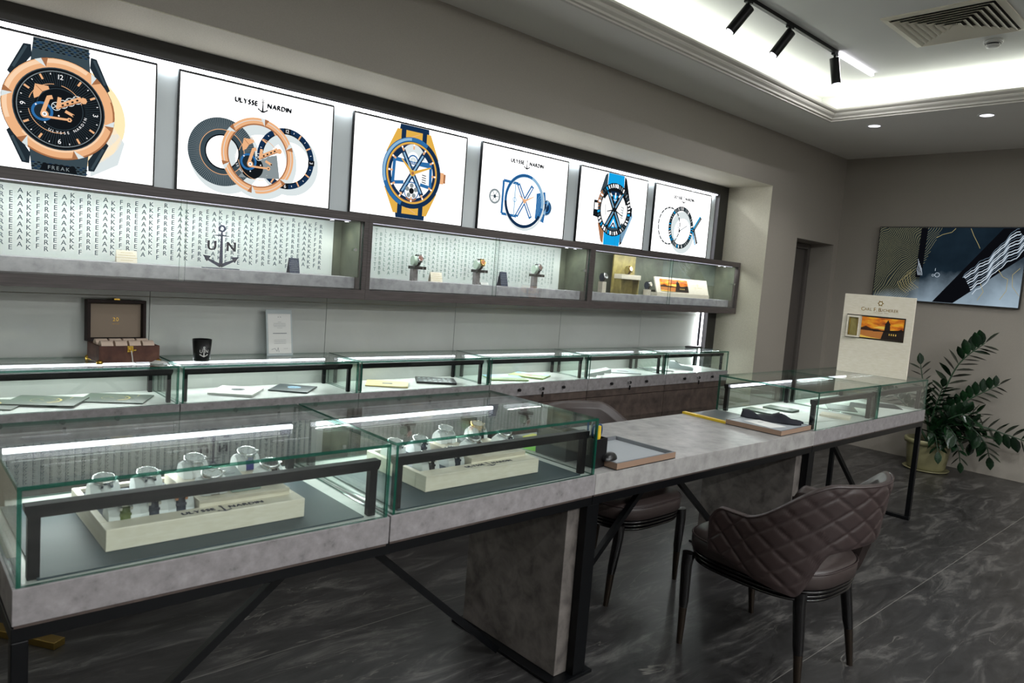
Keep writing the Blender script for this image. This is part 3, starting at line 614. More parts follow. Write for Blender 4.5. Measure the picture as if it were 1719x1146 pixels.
# ------------------------------------------------------------------ wall display cabinets
CY, CBK = 3.50, 3.752
def wall_cabinet(x0, x1, word, label, joint, bpx1, holder_x):
    w = x1-x0; t = thing('hanging_cabinet', label, 'display cabinet', (x0, CY, 1.24)); H = .468
    D = CBK-CY
    m = MB(cab_wood); m.box(0, w, 0, D, H-.042, H); m.box(0, w, 0, D, 0, .052); m.box(0, .026, 0, D, .052, H-.042); m.box(w-.026 if x1 < 5.9 else w-.03, w, 0, D, .052, H-.042)
    m.build('carcass', t, bevel=.0015)
    MB(olive_stone).box(.0262, w-.0262, D-.015, D-.001, .053, H-.043).build('rear_lining', t)
    if x1 < 5.9: MB(olive_stone).box(w-.034, w-.0265, .035, D-.016, .12, H-.043).build('side_lining', t)
    else: MB(olive_stone).box(w-.036, w-.0305, .035, D-.016, .12, H-.043).build('side_lining', t)
    if word:
        b = MB(lit_back); b.box(.03, bpx1-x0, D-.03, D-.016, .118, H-.046); bp = b.build('print_panel', t)
        L = MB(letter_m if word == 'FREAK' else letter_f); offs = [0, -.012, .006, -.010, .003, -.014, .002, -.009, .008, -.005]
        pitch, hgt = (.0325, .0205) if word == 'FREAK' else (.0325, .0205)
        n = int((bpx1-x0-.07)/pitch); zt = 1.634-1.24
        for i in range(n):
            xx = .055+i*pitch; 
            for r in range(9):
                zz = zt+offs[(i*3) % 10]-.0285*r
                if zz > .135: L.text(word[i % 5], xx, zz, hgt, 0, 1); L.text(word[i % 5], xx+.0009, zz+.0006, hgt, 0, 1)
        L.v = [(x, y+D-.0305, z) for x, y, z in L.v]; L.build('lettering', bp)
    pl = MB(plinth_m); pl.box(.028, w-.03, .070, D-.031 if word else D-.016, .056, .119); pl.build('plinth', t, bevel=.002, label='grey concrete plinth')
    MB(black).box(.027, w-.027, .019, .069, .0525, .0535).build('painted_gap_shadow', t)  # black sheet painted in for the shade under the plinth
    s = MB(strip_soft); s.box(.04, w-.10, .023, .027, H-.0455, H-.0435); s.build('led_strip', t)
    long_lamp('cabinet_lamp', (w/2, .026, H-.050), 3.0*w, t, (1, 0, 0), (0, .42, -1), w-.15, .004, (.95, 1, .98))
    for px in (w-.16, w-.07): MB(steel, lens_e).cyl((px, .12, H-.0425), (px, .12, H-.046), .018, n=16).cyl((px, .12, H-.046), (px, .12, H-.0465), .012, n=16, m=1).build('spotlight', t)
    for px in (w-.16, w-.07): lamp('SPOT', 'cabinet_spot', (px, .12, H-.055), .7, t, (0, .25, -1), (1, .97, .85), .01, None, 1.6, .7)
    j = joint-x0
    for a, b, yy in ((.027, j+.012, .006), (j-.012, w-.027, .0125)):
        g = MB(glass_door, glass_edge); pane(g, a, b, yy, yy+.005, .0535, H-.0435, 'y'); g.build('sliding_glass', t)
    k = MB(steel); k.cyl((w-.075, .005, .27), (w-.075, -.004, .27), .009, n=16); k.build('lock', t)
    return t
wall_cabinet(.20, 2.083, 'FREAK', 'wall cabinet whose back panel repeats the letters FREAK', 1.115, 1.99, 1)
wall_cabinet(2.083, 3.948, 'BLAST', 'middle wall cabinet holding three watches on tall stands', 3.035, 3.838, 1)
wall_cabinet(3.948, 5.974, None, 'rightmost wall cabinet with dark lining, gold panel and sunset tray', 4.93, 0, 1)

# ------------------------------------------------------------------ glass cases
def frame_portal(name, t, w, y, z0, z1, x0=.028, th=.022, led=False, lz=0):
    m = MB(black)
    m.box(x0, x0+th, y, y+th, z0, z1-.018); m.box(w-x0-th, w-x0, y, y+th, z0, z1-.018)
    m.prism([(x0-.006, z1-.012), (x0-.006, z1), (w-x0+.006, z1), (w-x0+.006, z1-.012), (w-x0, z1-.026), (x0, z1-.026)], y-.003, y+th+.003)
    o = m.build(name, t, bevel=.0015)
    if led:
        s = MB(strip_e); s.box(x0+.015, w-x0-.02, y-.0165, y-.0035, z1-.016, z1-.004); s.build('led_strip', o)
        long_lamp('case_lamp', (w/2, y-.02, z1-.02), led*w, t, (1, 0, 0), (0, -.6, -1), w-.12, .012, (.93, 1, .97))
    return o
def glass_box(t, w, y0, y1, z0, z1, i=.006, th=.008, rear=True):
    def P(n, *a):
        g = MB(glass, glass_edge); pane(g, *a); return g.build(n, t)
    P('glass_top', i, w-i, y0, y1, z1-th, z1, 'z')
    P('glass_front', i+th+.0005, w-i-th-.0005, y0, y0+th, z0, z1-th-.0005, 'y')
    P('glass_side', i, i+th, y0, y1, z0, z1-th-.0005, 'x'); P('glass_side', w-i-th, w-i, y0, y1, z0, z1-th-.0005, 'x')
    if rear: P('glass_rear', i+th+.0005, w-i-th-.0005, y1-th, y1, z0, z1-th-.0005, 'y')

# front tables ------------------------------------------------------
ZT, ZB_, ZG, YFR, DEP = .76, .686, .963, 1.610, .594
def front_case(x0, x1, label, dy=0, rz=0, led=3.8, deck=deck_m):
    w = x1-x0-.0015; t = thing('display_case', label, 'display case', (x0, YFR+dy, 0), rz)
    s = MB(concrete); s.box(0, w, 0, .018, ZB_, ZT); s.box(0, w, DEP-.018, DEP, ZB_, ZT); s.box(0, .018, .018, DEP-.018, ZB_, ZT); s.box(w-.018, w, .018, DEP-.018, ZB_, ZT); s.box(.018, w-.018, .018, DEP-.018, ZB_, ZT-.02)
    s.build('slab', t, bevel=.0012)
    MB(deck).box(.0182, w-.0182, .0182, DEP-.0182, ZT-.0198, ZT+.0006).build('deck', t)
    b = MB(brownstone); b.box(.004, w-.004, .006, DEP-.006, ZB_-.008, ZB_-.0003); b.build('underside', t)
    frame_portal('front_frame', t, w, .030, ZT+.0008, .915)
    frame_portal('rear_frame', t, w, .535, ZT+.0008, .915, led=led)
    glass_box(t, w, .004, DEP-.006, ZT+.0007, ZG)
    return t
X0, X1, X2, X3, X35, X4 = .218, 1.070, 1.932, 3.640, 4.444, 5.256
front_case(X0, X1, 'nearest glass display case, at the left end of the front tables', dy=-.004, rz=-.009)
front_case(X1+.006, X2, 'glass display case between the nearest case and the open desk', dy=-.006, rz=.006)
front_case(X3, X35, 'low glass case at the right end of the desk holding dark booklets', led=2.0)
front_case(X35, X4, 'farthest glass case of the front row, the tall cream sign standing on it', led=2.0)

def table_frame(name, label, x0, x1, left, right, braces):
    t = thing(name, label, 'table frame', (x0, YFR, 0)); w = x1-x0; y0, y1 = .006, DEP-.012; zt = ZB_-.0085; s = .034
    r = MB(black); r.box(0, w, y0, y0+s, zt-.030, zt); r.box(0, w, y1-s, y1, zt-.030, zt)
    xs = [0, w-s] + ([w/2-s/2] if braces else [])
    for x in xs: r.box(x, x+s, y0+s, y1-s, zt-.030, zt)
    r.build('rail', t, bevel=.001)
    for on, x in ((left, 0), (right, w-.03)):
        if not on: continue
        for y in (y0, y1-.03): MB(black).box(x, x+.03, y, y+.03, .026 if on == 2 else 0, zt-.0305).build('leg', t, bevel=.002)
        if on == 2: MB(black).box(x, x+.03, y0, y1, 0, .0255).build('foot_rail', t, bevel=.004)
    for a, b in braces:
        MB(black).bar((a[0]-x0, DEP/2, a[1]), (b[0]-x0, DEP/2, b[1]), .024, .024).build('brace', t)
    return t
table_frame('table_frame', 'black steel frame under the two nearest display cases', X0, X2-.003, 2, 0, (((1.075, .650), (.275, .02)), ((1.08, .650), (1.79, .02))))
table_frame('table_frame', 'black steel frame under the far pair of glass cases', X3+.003, X4, 0, 2, (((4.44, .650), (5.20, .02)),))
# desk
t = thing('desk', 'open grey desk section between the front glass cases', 'desk', (X2, YFR, 0))
w = X3-X2
MB(concrete_top).box(.001, w-.001, 0, DEP, ZB_, ZT).build('desktop', t, bevel=.0012)
MB(brownstone).box(.004, w-.004, .006, DEP-.006, ZB_-.008, ZB_-.0003).build('underside', t)
r = MB(black); zt = ZB_-.0085
r.box(.0, w, .006, .04, zt-.03, zt); r.box(0, w, DEP-.046, DEP-.012, zt-.03, zt); r.box(w/2-.017, w/2+.017, .04, DEP-.046, zt-.03, zt); r.build('rail', t, bevel=.001)
for a, b in (((2.76, .650), (2.045, .02)), ((2.74, .650), (3.53, .02))): MB(black).bar((a[0]-X2, DEP/2, a[1]), (b[0]-X2, DEP/2, b[1]), .024, .024).build('brace', t)
# pedestals
for xc, lab in ((X2, 'grey stone panel leg beneath the joint of the second case and the desk'), (X3, 'grey stone panel leg beneath the right end of the desk')):
    p = thing('pedestal', lab, 'table leg', (xc, YFR, 0), group='stone pedestals of the front tables')
    MB(pedestal_m).box(-.082, .048, .045, DEP-.02, .0125, .6465).build('panel', p, bevel=.002)
    MB(black).box(-.022, .04, .008, .042, .0125, .6465).build('front_post', p, bevel=.001)
    MB(black).box(-.125, .075, .0, DEP, 0, .012).build('base_plate', p, bevel=.001)

# back counters -----------------------------------------------------
JX = [.158, 1.085, 2.006, 2.936, 3.867, 4.803, 5.730]
CF, CD, CZ, CG = 3.373, .372, .740, .914
names = ['leftmost', 'second from the left', 'third from the left', 'fourth from the left', 'fifth from the left', 'rightmost']
cont = ['with green booklets inside', 'with a black cup on top', 'holding a pale yellow and a black patterned booklet', 'holding two landscape booklets', 'holding clear plaques and a grey folder', 'with the card terminal inside']
for i in range(6):
    w = JX[i+1]-JX[i]-.002
    t = thing('display_counter', names[i]+' back counter '+cont[i], 'display counter', (JX[i], CF, 0))
    MB(brownstone).box(0, w, .024, CD, .07, .655).build('carcass', t)
    MB(black).box(.01, w-.01, .05, CD, 0, .0695).build('plinth', t)
    MB(brownstone).box(.002, w-.002, .004, .0235, .075, .600).build('door', t, bevel=.0015)
    MB(brownstone).box(.002, w-.002, .004, .0235, .604, .654).build('rail', t, bevel=.0015)
    dr = MB(concrete).box(.001, w-.001, 0, .0235, .6555, CZ).build('drawer_front', t, bevel=.0015, label='pale grey drawer front')
    for q in (.27, .5, .72):
        k = MB(black_p); k.cyl((w*q, 0, .698), (w*q, -.012, .698), .006, n=12); k.cyl((w*q, -.012, .698), (w*q, -.020, .698), .0115, .010, n=16); k.build('knob', dr)
        if q == .5:
            kk = MB(steel); kk.cyl((w*q-.018, 0, .700), (w*q-.018, -.012, .700), .005, n=10); kk.box(w*q-.0195, w*q-.0165, -.024, -.0115, .692, .706); kk.build('key', dr); MB(black_p).box(w*q+.004, w*q+.014, -.010, -.004, .640, .674).build('key_fob', dr)
    MB(deck_m).box(0, w, .0237, CD, .6555, CZ).build('deck', t)
    frame_portal('front_frame', t, w, .048, CZ+.0008, .893, x0=.026, th=.018)
    frame_portal('rear_frame', t, w, .325, CZ+.0008, .893, x0=.026, th=.018, led=2.6)
    glass_box(t, w, .004, CD-.002, CZ+.0007, CG, rear=False)

# ------------------------------------------------------------------ ceiling fittings
def rail_part(x0, x1, y, z, t): MB(black).box(x0, x1, -.011, .011, -.02, 0).build('track', t)
tr = thing('ceiling_track', 'black lighting track on the tray ceiling near its edge', 'track light', (4.0, 2.312, ZU))
MB(black).box(-1.6, .88, -.012, .012, -.022, 0).box(1.476, 1.482, -.012, .012, -.022, 0).build('rail', tr)
MB(bar_e).box(.881, 1.475, -.011, .011, -.022, -.001).build('linear_lamp', tr)
long_lamp('linear_light', (1.17, 0, -.03), 6, tr, (1, 0, 0), (0, 0, -1), .6, .02, (.95, .96, 1))
proto = None
spots = [(3.735, (-.45, .55, -1), 'track spotlight farthest from the lit end of the track'), (4.225, (-.42, .5, -1), 'middle black spotlight of the ceiling track'), (4.855, (.18, -.12, -1), 'black spotlight next to the lit end of the ceiling track')]
for k, (x, dr, lab) in enumerate(spots):
    d = Vector(dr).normalized(); q = Vector((0, 0, -1)).rotation_difference(d)
    s = thing('spotlight', lab, 'spotlight', (x, 2.312, ZU-.022), group='black spotlights on the ceiling track')
    MB(black).box(-.03, .03, -.012, .012, -.012, -.0005).cyl((0, 0, -.012), (0, 0, -.045), .008, n=12).build('bracket', s)
    h = MB(black); h.T = Matrix.Translation((0, 0, -.045)) @ q.to_matrix().to_4x4()
    h.cyl((0, 0, .015), (0, 0, -.15), .030, n=32); h.build('lamp_body', s, bevel=.002)
    l = MB(lens_e); l.T = h.T; l.cyl((0, 0, -.1502), (0, 0, -.151), .022, n=24); l.build('lens', s)
    p = Vector((0, 0, -.045)) + d*.16
    lamp('SPOT', 'spot_lamp', p, K_TRACK, s, dr, (1, .98, .94), .02, None, 1.1, .6)
# downlights
dls = [(6.067, 2.498, 'nearer recessed downlight by the back wall corner'), (6.072, 1.713, 'recessed downlight farther from the back wall')]
dls += [(6.07, .9, ''), (6.07, .1, ''), (6.07, -.8, '')]
dlsx = [(-1.0, 3.0), (0.9, -5.0), (3.3, -5.0)]
for k, (x, y, lab) in enumerate(dls[:5]):
    s = thing('downlight', lab or ('third', 'fourth', 'fifth')[k-2]+' recessed downlight from the back wall corner', 'downlight', (x, y, ZC), group='round downlights in the lower ceiling')
    m = MB(white_s); m.lathe([(.062, 0), (.060, -.004), (.046, -.005), (.044, -.001)], n=36); m.build('trim_ring', s)
    MB(lens_e).lathe([(.0, -.0012), (.044, -.0015)], n=36).build('lens', s)
    lamp('SPOT', 'down_lamp', (0, 0, -.012), K_DOWN, s, (0, 0, -1), (1, .99, .95), .04, None, 2.0, .8)
# linear lamps deeper in the shop, plus unseen ones added for room fill
for k, (x, y) in enumerate(((1.85, -3.96), (3.2, -3.96), (1.85, -2.5), (3.2, -2.5), (-.4, -2.5), (4.6, -2.5), (.6, -.6), (3.2, .3))):
    s = thing('linear_light', 'slim white linear ceiling lamp, '+('left of the pair at the far shop end', 'right of the pair at the far shop end', 'left one of the middle row', 'centre one of the middle row', 'added unseen fill left of the middle row', 'added unseen fill right of the middle row', 'added unseen fill above the camera', 'added unseen fill over the front of the desk')[k], 'ceiling light', (x, y, ZU), group='slim linear ceiling lamps')
    MB(black).box(-.29, .29, -.013, .013, -.02, 0).build('housing', s); MB(bar_e).box(-.28, .28, -.01, .01, -.0225, -.0202).build('diffuser', s)
    long_lamp('linear_lamp', (0, 0, -.03), K_BAR*(.4 if y > -1 else 1), s, (1, 0, 0), (0, 0, -1), .55, .02, (.97, .99, 1))
# air vent
v = thing('air_vent', 'square cream louvred air vent in the tray ceiling', 'air vent', (4.755, 1.57, ZU))
v.rotation_euler = (0, 0, 0)
fr = MB(vent_m); hs = .305
for a, b, z0, z1 in ((hs, hs-.035, -.008, 0),): 
    P = [[(sx*a, sy*a, 0) for sx, sy in ((-1, -1), (1, -1), (1, 1), (-1, 1))], [(sx*a, sy*a, -.007) for sx, sy in ((-1, -1), (1, -1), (1, 1), (-1, 1))], [(sx*b, sy*b, -.012) for sx, sy in ((-1, -1), (1, -1), (1, 1), (-1, 1))], [(sx*b, sy*b, 0) for sx, sy in ((-1, -1), (1, -1), (1, 1), (-1, 1))]]
    fr.grid(P, 0, closed=True)
fr.sm = [False]*len(fr.sm); fr.build('frame', v)
MB(plain('vent_dark', '2a2824', .8)).box(-.27, .27, -.27, .27, -.002, -.0005).build('duct', v)
for k in range(7):
    a = .262-.036*k; b = a-.03; lv = MB(vent_m)
    lv.grid([[(sx*r, sy*r, z) for sx, sy in ((-1, -1), (1, -1), (1, 1), (-1, 1))] for r, z in ((a, -.020), (b, -.004), (b-.002, -.004), (a-.002, -.021), (a, -.020))], 0, closed=True); lv.sm = [False]*len(lv.sm)
    lv.build('louvre', v)
s = thing('smoke_detector', 'round white smoke detector beside the air vent', 'smoke detector', (5.18, 1.48, ZU))
MB(smoke_m).lathe([(.0, 0), (.052, 0), (.054, -.012), (.048, -.016)], n=36).build('base', s)
MB(smoke_m, black_p).lathe([(.046, -.016), (.047, -.020), (.044, -.022)], n=36).lathe([(.040, -.022), (.036, -.030)], n=36, m=1).lathe([(.041, -.030), (.036, -.040), (.02, -.044), (0, -.044)], n=36).build('sensor_head', s)

# ------------------------------------------------------------------ wristwatches and their cuffs
def strap_loop(mb, ry, rz, w, th, m=0, cz=None, a0=0, a1=360, n=36):
    cz = rz if cz is None else cz; P = []
    for i in range(n+1):
        a = math.radians(a0+(a1-a0)*i/n); c, s_ = math.cos(a), math.sin(a)
        P.append([(-w/2, ry*c, cz+rz*s_), (w/2, ry*c, cz+rz*s_), (w/2, (ry+th)*c, cz+(rz+th)*s_), (-w/2, (ry+th)*c, cz+(rz+th)*s_)])
    mb.grid(P, m, closed=True); return mb
def make_watch(strap_m, case_m, dial_m, ry=.026, rz=.030, ang=90, label='', loc=(0, 0, 0), rot=(0, 0, 0), r=.021, group=None, cz=None):
    t = thing('wristwatch', label, 'watch', loc, 0, group, rot)
    cz = rz if cz is None else cz
    strap_loop(MB(strap_m), ry+.0006, rz+.0006, .020, .0025, cz=cz).build('strap', t)
    a = math.radians(ang); p = Vector((0, ry*math.cos(a), cz+rz*math.sin(a))); nrm = Vector((0, math.cos(a)/ry, math.sin(a)/rz)).normalized()
    T = Matrix.Translation(p) @ Vector((0, 0, 1)).rotation_difference(nrm).to_matrix().to_4x4()
    c = MB(case_m); c.T = T; c.lathe([(0, .001), (r*.9, .001), (r, .003), (r, .008), (r*.93, .0105), (r*.82, .0112), (r*.80, .0098)], n=32)
    for q in (-1, 1):
        for e in (-.010, .010): c.box(e-.003, e+.003, min(q*r*.75, q*r*1.18), max(q*r*.75, q*r*1.18), .001, .006)
    co = c.build('case', t)
    cr = MB(case_m); cr.T = T; cr.cyl((r*.98, 0, .006), (r*1.2, 0, .006), .0032, n=12); cr.build('crown', co)
    d = MB(dial_m, steel, paper); d.T = T; d.lathe([(0, .0099), (r*.80, .0099)], n=32, smooth=False)
    for k in range(12): x, y = r*.62*math.sin(k*PI/6), r*.62*math.cos(k*PI/6); d.bar((x, y, .0102), (x*1.2, y*1.2, .0102), .0014, .0006, 2)
    d.build('dial', t)
    h = MB(steel); h.T = T; h.bar((0, 0, .0106), (r*.4, r*.3, .0106), .0016, .0005); h.bar((0, 0, .0108), (-r*.3, r*.55, .0108), .0012, .0005); h.build('hands', t)
    return t
def cuff(loc, rz, label, group, base=pale_leather, ry=.026, rzz=.030, w=.044, rot=None):
    t = thing('watch_cuff', label, 'cuff', loc, rz, group, rot); m = MB(base); n = 28
    # rounded saddle, wider at the foot, that the strap wraps
    rows = []
    for i in range(n+1):
        a = PI*i/n; y = ry*math.cos(a); z = rzz*math.sin(a)*2*.985
        rows.append([(-w/2-.006*(1-math.sin(a)), y*1.05, max(z, 0)), (w/2+.006*(1-math.sin(a)), y*1.05, max(z, 0))])
    m.grid(rows); pl = [(r[0][1], r[0][2]) for r in rows]
    m.add([rws[0] for rws in rows], [tuple(range(n+1))]); m.add([rws[1] for rws in rows], [tuple(range(n, -1, -1))])
    m.build('saddle', t); return t
def cuffed_watch(x, y, z, rz, strap_m, case_m, dial_m, desc, grp, lean=0):
    # half-oval cuff with the strap running over it front to back and the head on top
    ry, h = .031, .047
    c = thing('watch_cuff', 'grey cuff of the '+desc, 'cuff', (x, y, z), rz, grp+' cuffs'); n = 24
    for s_ in (-1, 1):
        m = MB(pale_leather); prof = [(ry*1.12*math.cos(PI*i/n), h*math.sin(PI*i/n)**(.8 if i < n/2 else .9)) for i in range(n+1)]
        a, b = (.0112, .033) if s_ > 0 else (-.033, -.0112)
        k = lambda xx: 1.0 if abs(xx) < .02 else .82
        m.grid([[(xx, yy*k(xx), zz*k(xx)) for xx in (a, b)] for yy, zz in prof]); m.add([(a, yy*k(a), zz*k(a)) for yy, zz in prof], [tuple(range(n+1))]); m.add([(b, yy*k(b), zz*k(b)) for yy, zz in prof], [tuple(range(n, -1, -1))])
        m.sm = [False if len(f) > 4 else True for f in m.f]; m.build('cheek', c)
    m = MB(pale_leather); m.prism([(-.011, 0), (.011, 0), (.011, .040), (-.011, .040)], -.022, .022); m.build('core', c)
    t = thing('wristwatch', desc[0].upper()+desc[1:], 'watch', (x, y, z), rz, grp+' watches'); t['label'] = desc
    m = MB(strap_m); P = []
    for i in range(n+1):
        a = PI*i/n; cy_, cz_ = ry*1.0*math.cos(a), h*.93*math.sin(a)**(.8 if a < PI/2 else .9)
        o = 1.09; P.append([(-.0108, cy_, cz_+.002), (.0108, cy_, cz_+.002), (.0108, cy_*o, cz_*o*.98+.002), (-.0108, cy_*o, cz_*o*.98+.002)])
    m.grid(P, 0, closed=True); m.build('strap', t)
    if strap_m not in (steel,):
        MB(strap_m).box(-.0122, .0122, -ry*1.13, -ry*1.05, .018, .024).build('keeper', t)
    T = Matrix.Translation((0, -.005, h*.885)) @ Matrix.Rotation(math.radians(14), 4, 'X'); r = .0265
    c = MB(case_m); c.T = T; c.lathe([(0, .000), (r*.88, .000), (r, .003), (r, .009), (r*.93, .0118), (r*.84, .0124), (r*.80, .0108)], n=36)
    for q in (-1, 1):
        for e in (-.011, .011): c.box(e-.003, e+.003, min(q*r*.7, q*r*1.22), max(q*r*.7, q*r*1.22), -.002, .005)
    co = c.build('case', t); cr = MB(case_m); cr.T = T; cr.cyl((r*.98, 0, .006), (r*1.22, 0, .006), .0035, n=14); cr.build('crown', co)
    d = MB(dial_m, steel); d.T = T; d.lathe([(0, .0109), (r*.8, .0109)], n=36, smooth=False)
    for k in range(12): xx, yy = r*.6*math.sin(k*PI/6), r*.6*math.cos(k*PI/6); d.bar((xx, yy, .0112), (xx*1.22, yy*1.22, .0112), .0014, .0006, 1)
    d.build('dial', t); g_ = MB(steel); g_.T = T; g_.bar((0, 0, .0116), (r*.4, r*.3, .0116), .0016, .0005); g_.bar((0, 0, .0118), (-r*.3, r*.55, .0118), .0012, .0005); g_.build('hands', t)
    return t
silver_dial = plain('silver_dial', 'c9cfcf', .3); dark_dial = plain('dark_dial', '15181c', .25); cream_dial = plain('cream_dial', 'd8cfb8', .35)
white_strap = plain('white_rubber', 'd9dcdc', .5); navy_strap = plain('navy_rubber', '26303f', .5); violet_strap = plain('indigo_rubber', '2c2f78', .5)

# display trays in the two nearest cases ------------------------------
def watch_tray(loc, rz, label, w=.468, d=.345, gx=.215):
    t = thing('watch_tray', label, 'tray', loc, rz)
    b = MB(cream_wood); H = .050
    b.box(0, w, 0, .055, 0, H); b.box(0, .016, .055, d, 0, H); b.box(w-.016, w, .055, d, 0, H); b.box(.016, w-.016, d-.016, d, 0, H); b.box(.016, w-.016, .055, d-.016, 0, .030)
    b.build('base', t, bevel=.002)
    MB(navy).box(.0165, gx-.0005, .0555, d-.0165, .0302, .040).build('pad', t)
    st = MB(cream_wood); st.box(gx, w-.020, .050, d-.022, .0302, .068); st.build('step', t, bevel=.0015, label='raised cream step')
    a = MB(ink); a.T = Matrix.Translation((w*.52, .026, H+.0004)) @ Matrix.Rotation(-PI/2, 4, 'X')
    # letters lie flat on the front rail
    k = MB(ink); brand_line(k, 0, 0, .20, 1, 0); k.v = [(x+w*.56, z*1.0+.026, H+.0006) for x, y, z in k.v]; k.build('lettering', t)
    return t
D2 = ZT+.0012
mA = MB(mat_green).box(.262, 1.005, 1.628, 2.125, D2, D2+.004).build('mat'); tag(mA, 'dark slate leather mat lining the nearest display case', 'mat')
mB_ = MB(mat_green).box(1.112, 1.868, 1.628, 2.125, D2, D2+.004).build('mat'); tag(mB_, 'dark slate leather mat lining the second display case', 'mat')
TZ = D2+.0045
tA = (.400, 1.700); watch_tray((tA[0], tA[1], TZ), 0, 'cream watch tray full of watches in the nearest glass case')
tB = (1.268, 1.716); watch_tray((tB[0], tB[1], TZ), 0, 'cream watch tray in the second glass case', w=.478)
GA = 'nearest tray'
zp = TZ+.0405; zs = TZ+.0685
for dx, dy, z, st, ca, di, desc in (
    (.052, .085, zp, olive_strap, steel, dark_dial, 'watch on an olive green strap in the nearest tray'),
    (.115, .092, zp, navy_strap, steel, dark_dial, 'watch on a navy strap beside the olive strap watch'),
    (.178, .100, zp, navy_strap, rose, dark_dial, 'rose gold watch on a dark strap in the nearest tray'),
    (.055, .270, zp, white_strap, steel, silver_dial, 'steel watch at the back left corner of the nearest tray'),
    (.158, .280, zp, white_strap, steel, silver_dial, 'second steel watch in the back row of the nearest tray'),
    (.262, .110, zs, white_strap, steel, silver_dial, 'white-strap watch at the front of the raised cream step'),
    (.270, .265, zs, white_strap, steel, silver_dial, 'white watch at the back of the nearest tray step'),
    (.425, .135, zs, black_p, steel, dark_dial, 'black-strap watch at the right of the nearest tray'),
    (.418, .275, zs, violet_strap, steel, silver_dial, 'indigo-strap watch at the back right of the nearest tray')):
    cuffed_watch(tA[0]+dx, tA[1]+dy, z, 0, st, ca, di, desc, GA)
for dx, dy, z, st, ca, di, desc in (
    (.062, .090, zp, black_p, steel, dark_dial, 'black-strap watch at the front left of the second tray'),
    (.172, .100, zp, navy_strap, steel, dark_dial, 'dark-strap watch beside the step of the second tray'),
    (.060, .275, zp, white_strap, steel, silver_dial, 'white watch at the back left of the second tray'),
    (.165, .280, zp, navy_strap, steel, silver_dial, 'navy-strap watch in the back row of the second tray'),
    (.270, .275, zs, white_strap, steel, silver_dial, 'grey steel watch in the back row of the second tray'),
    (.270, .120, zs, orange_l, steel, dark_dial, 'dark red strap watch on the step of the second tray'),
    (.425, .135, zs, navy_strap, steel, dark_dial, 'navy-strap watch at the right end of the second tray'),
    (.420, .280, zs, black_p, gold, cream_dial, 'gold-rimmed watch on a black strap in the second tray')):
    cuffed_watch(tB[0]+dx, tB[1]+dy, z, 0, st, ca, di, desc, 'second tray')
def plaque(loc, rz, label, m=pale_grey, w=.075, d=.05):
    p = thing('info_plaque', label, 'plaque', loc, rz)
    MB(m).prism([(0, 0), (d, 0), (d, .016), (0, .004)], -w/2, w/2).build('body', p); q = p.children[0]; q.rotation_euler = (0, 0, PI/2)
    pr = MB(grey_ink); 
    for k in range(3): pr.box(-w*.3, w*.3-.01*k, .012+.011*k, .015+.011*k, .0045+.003*k+.0025, .0045+.003*k+.0032)
    pr.build('print', p)
plaque((tA[0]+.110, tA[1]+.17, zp), 0, 'blue-grey info plaque lying between the watches of the nearest tray', plain('blue_grey_card', '5a6e80', .3))
plaque((tA[0]+.342, tA[1]+.075, zs), 0, 'pale green info plaque on the raised step of the nearest tray', plain('pale_green_card', '9fb5ac', .3))
plaque((tA[0]+.342, tA[1]+.20, zs), 0, 'grey info plaque behind the pale green one in the nearest tray')
plaque((tB[0]+.345, tB[1]+.20, zs), 0, 'pale info plaque on the step of the second tray')

# ------------------------------------------------------------------ booklets and papers
def booklet(cx, cy, z, w, d, h, rz, m, label, art=None, name='booklet', pages=None, tilt=0):
    t = thing(name, label, 'booklet', (cx, cy, z), rz)
    if pages:
        MB(pages).box(-w/2+.003, w/2-.003, -d/2+.003, d/2-.003, h*.15, h*.85).build('pages', t)
        c = MB(m); c.box(-w/2, w/2, -d/2, d/2, 0, h*.14); c.box(-w/2, w/2, -d/2, d/2, h*.86, h); c.box(-w/2, -w/2+.002, -d/2, d/2, h*.14, h*.86); c.build('cover', t)
    else: MB(m).box(-w/2, w/2, -d/2, d/2, 0, h).build('cover', t)
    if art:
        a = MB(*art[0]); art[1](a); a.v = [(x, z_, h+.0002-y) for x, y, z_ in a.v]; a.build('cover_print', t)
    return t
CZ2 = CZ+.0012
def green_art(a): a.ring(0, .01, .048, .0495, 0, 1, 20, 360); a.ring(0, .0, .05, .058, 0, 1, 200, 330); a.line((0, .01), (.012, .03), .003, 0, 1); a.line((.05, -.075), (.09, -.075), .003, 0, 1)
for cx, cy, r, lab in ((.60, 3.58, -.50, 'dark green booklet lying in front of the suede box, left one'), (.87, 3.575, -.50, 'dark green booklet nearest the right end of the leftmost counter'), (.385, 3.60, -.50, 'dark green booklet cut by the left edge of the view')):
    booklet(cx, cy, CZ2+(.0045 if cx == .60 else 0), .205, .27, .004, r+PI/2, olive_card, lab, ((gold_print,), green_art))
def medal(a): a.disc(0, .02, .034, 0, 1, 28); a.ring(0, .02, .026, .028, 1, 2); a.ring(0, .02, .017, .019, 1, 2); a.anchor(0, .02, .03, 1, 3)
booklet(1.424, 3.585, CZ2, .215, .225, .010, -.66, white_s, 'white booklet with a round grey emblem', ((dark_card, pale_grey), medal), pages=paper)
booklet(1.728, 3.585, CZ2, .205, .205, .006, -.72, dark_card, 'dark booklet with a round pale blue emblem', ((plain('pale_blue_print', '8fb4cf', .5), navy_card), medal))
booklet(2.312, 3.575, CZ2, .245, .20, .006, -.60, yellow_card, 'pale yellow booklet with a small grey picture', ((dark_card, grey_ink), lambda a: (a.poly([(-.03, -.022), (.03, -.022), (.03, .022), (-.03, .022)], 0, 1), a.disc(0, 0, .014, 1, 2, 16))))
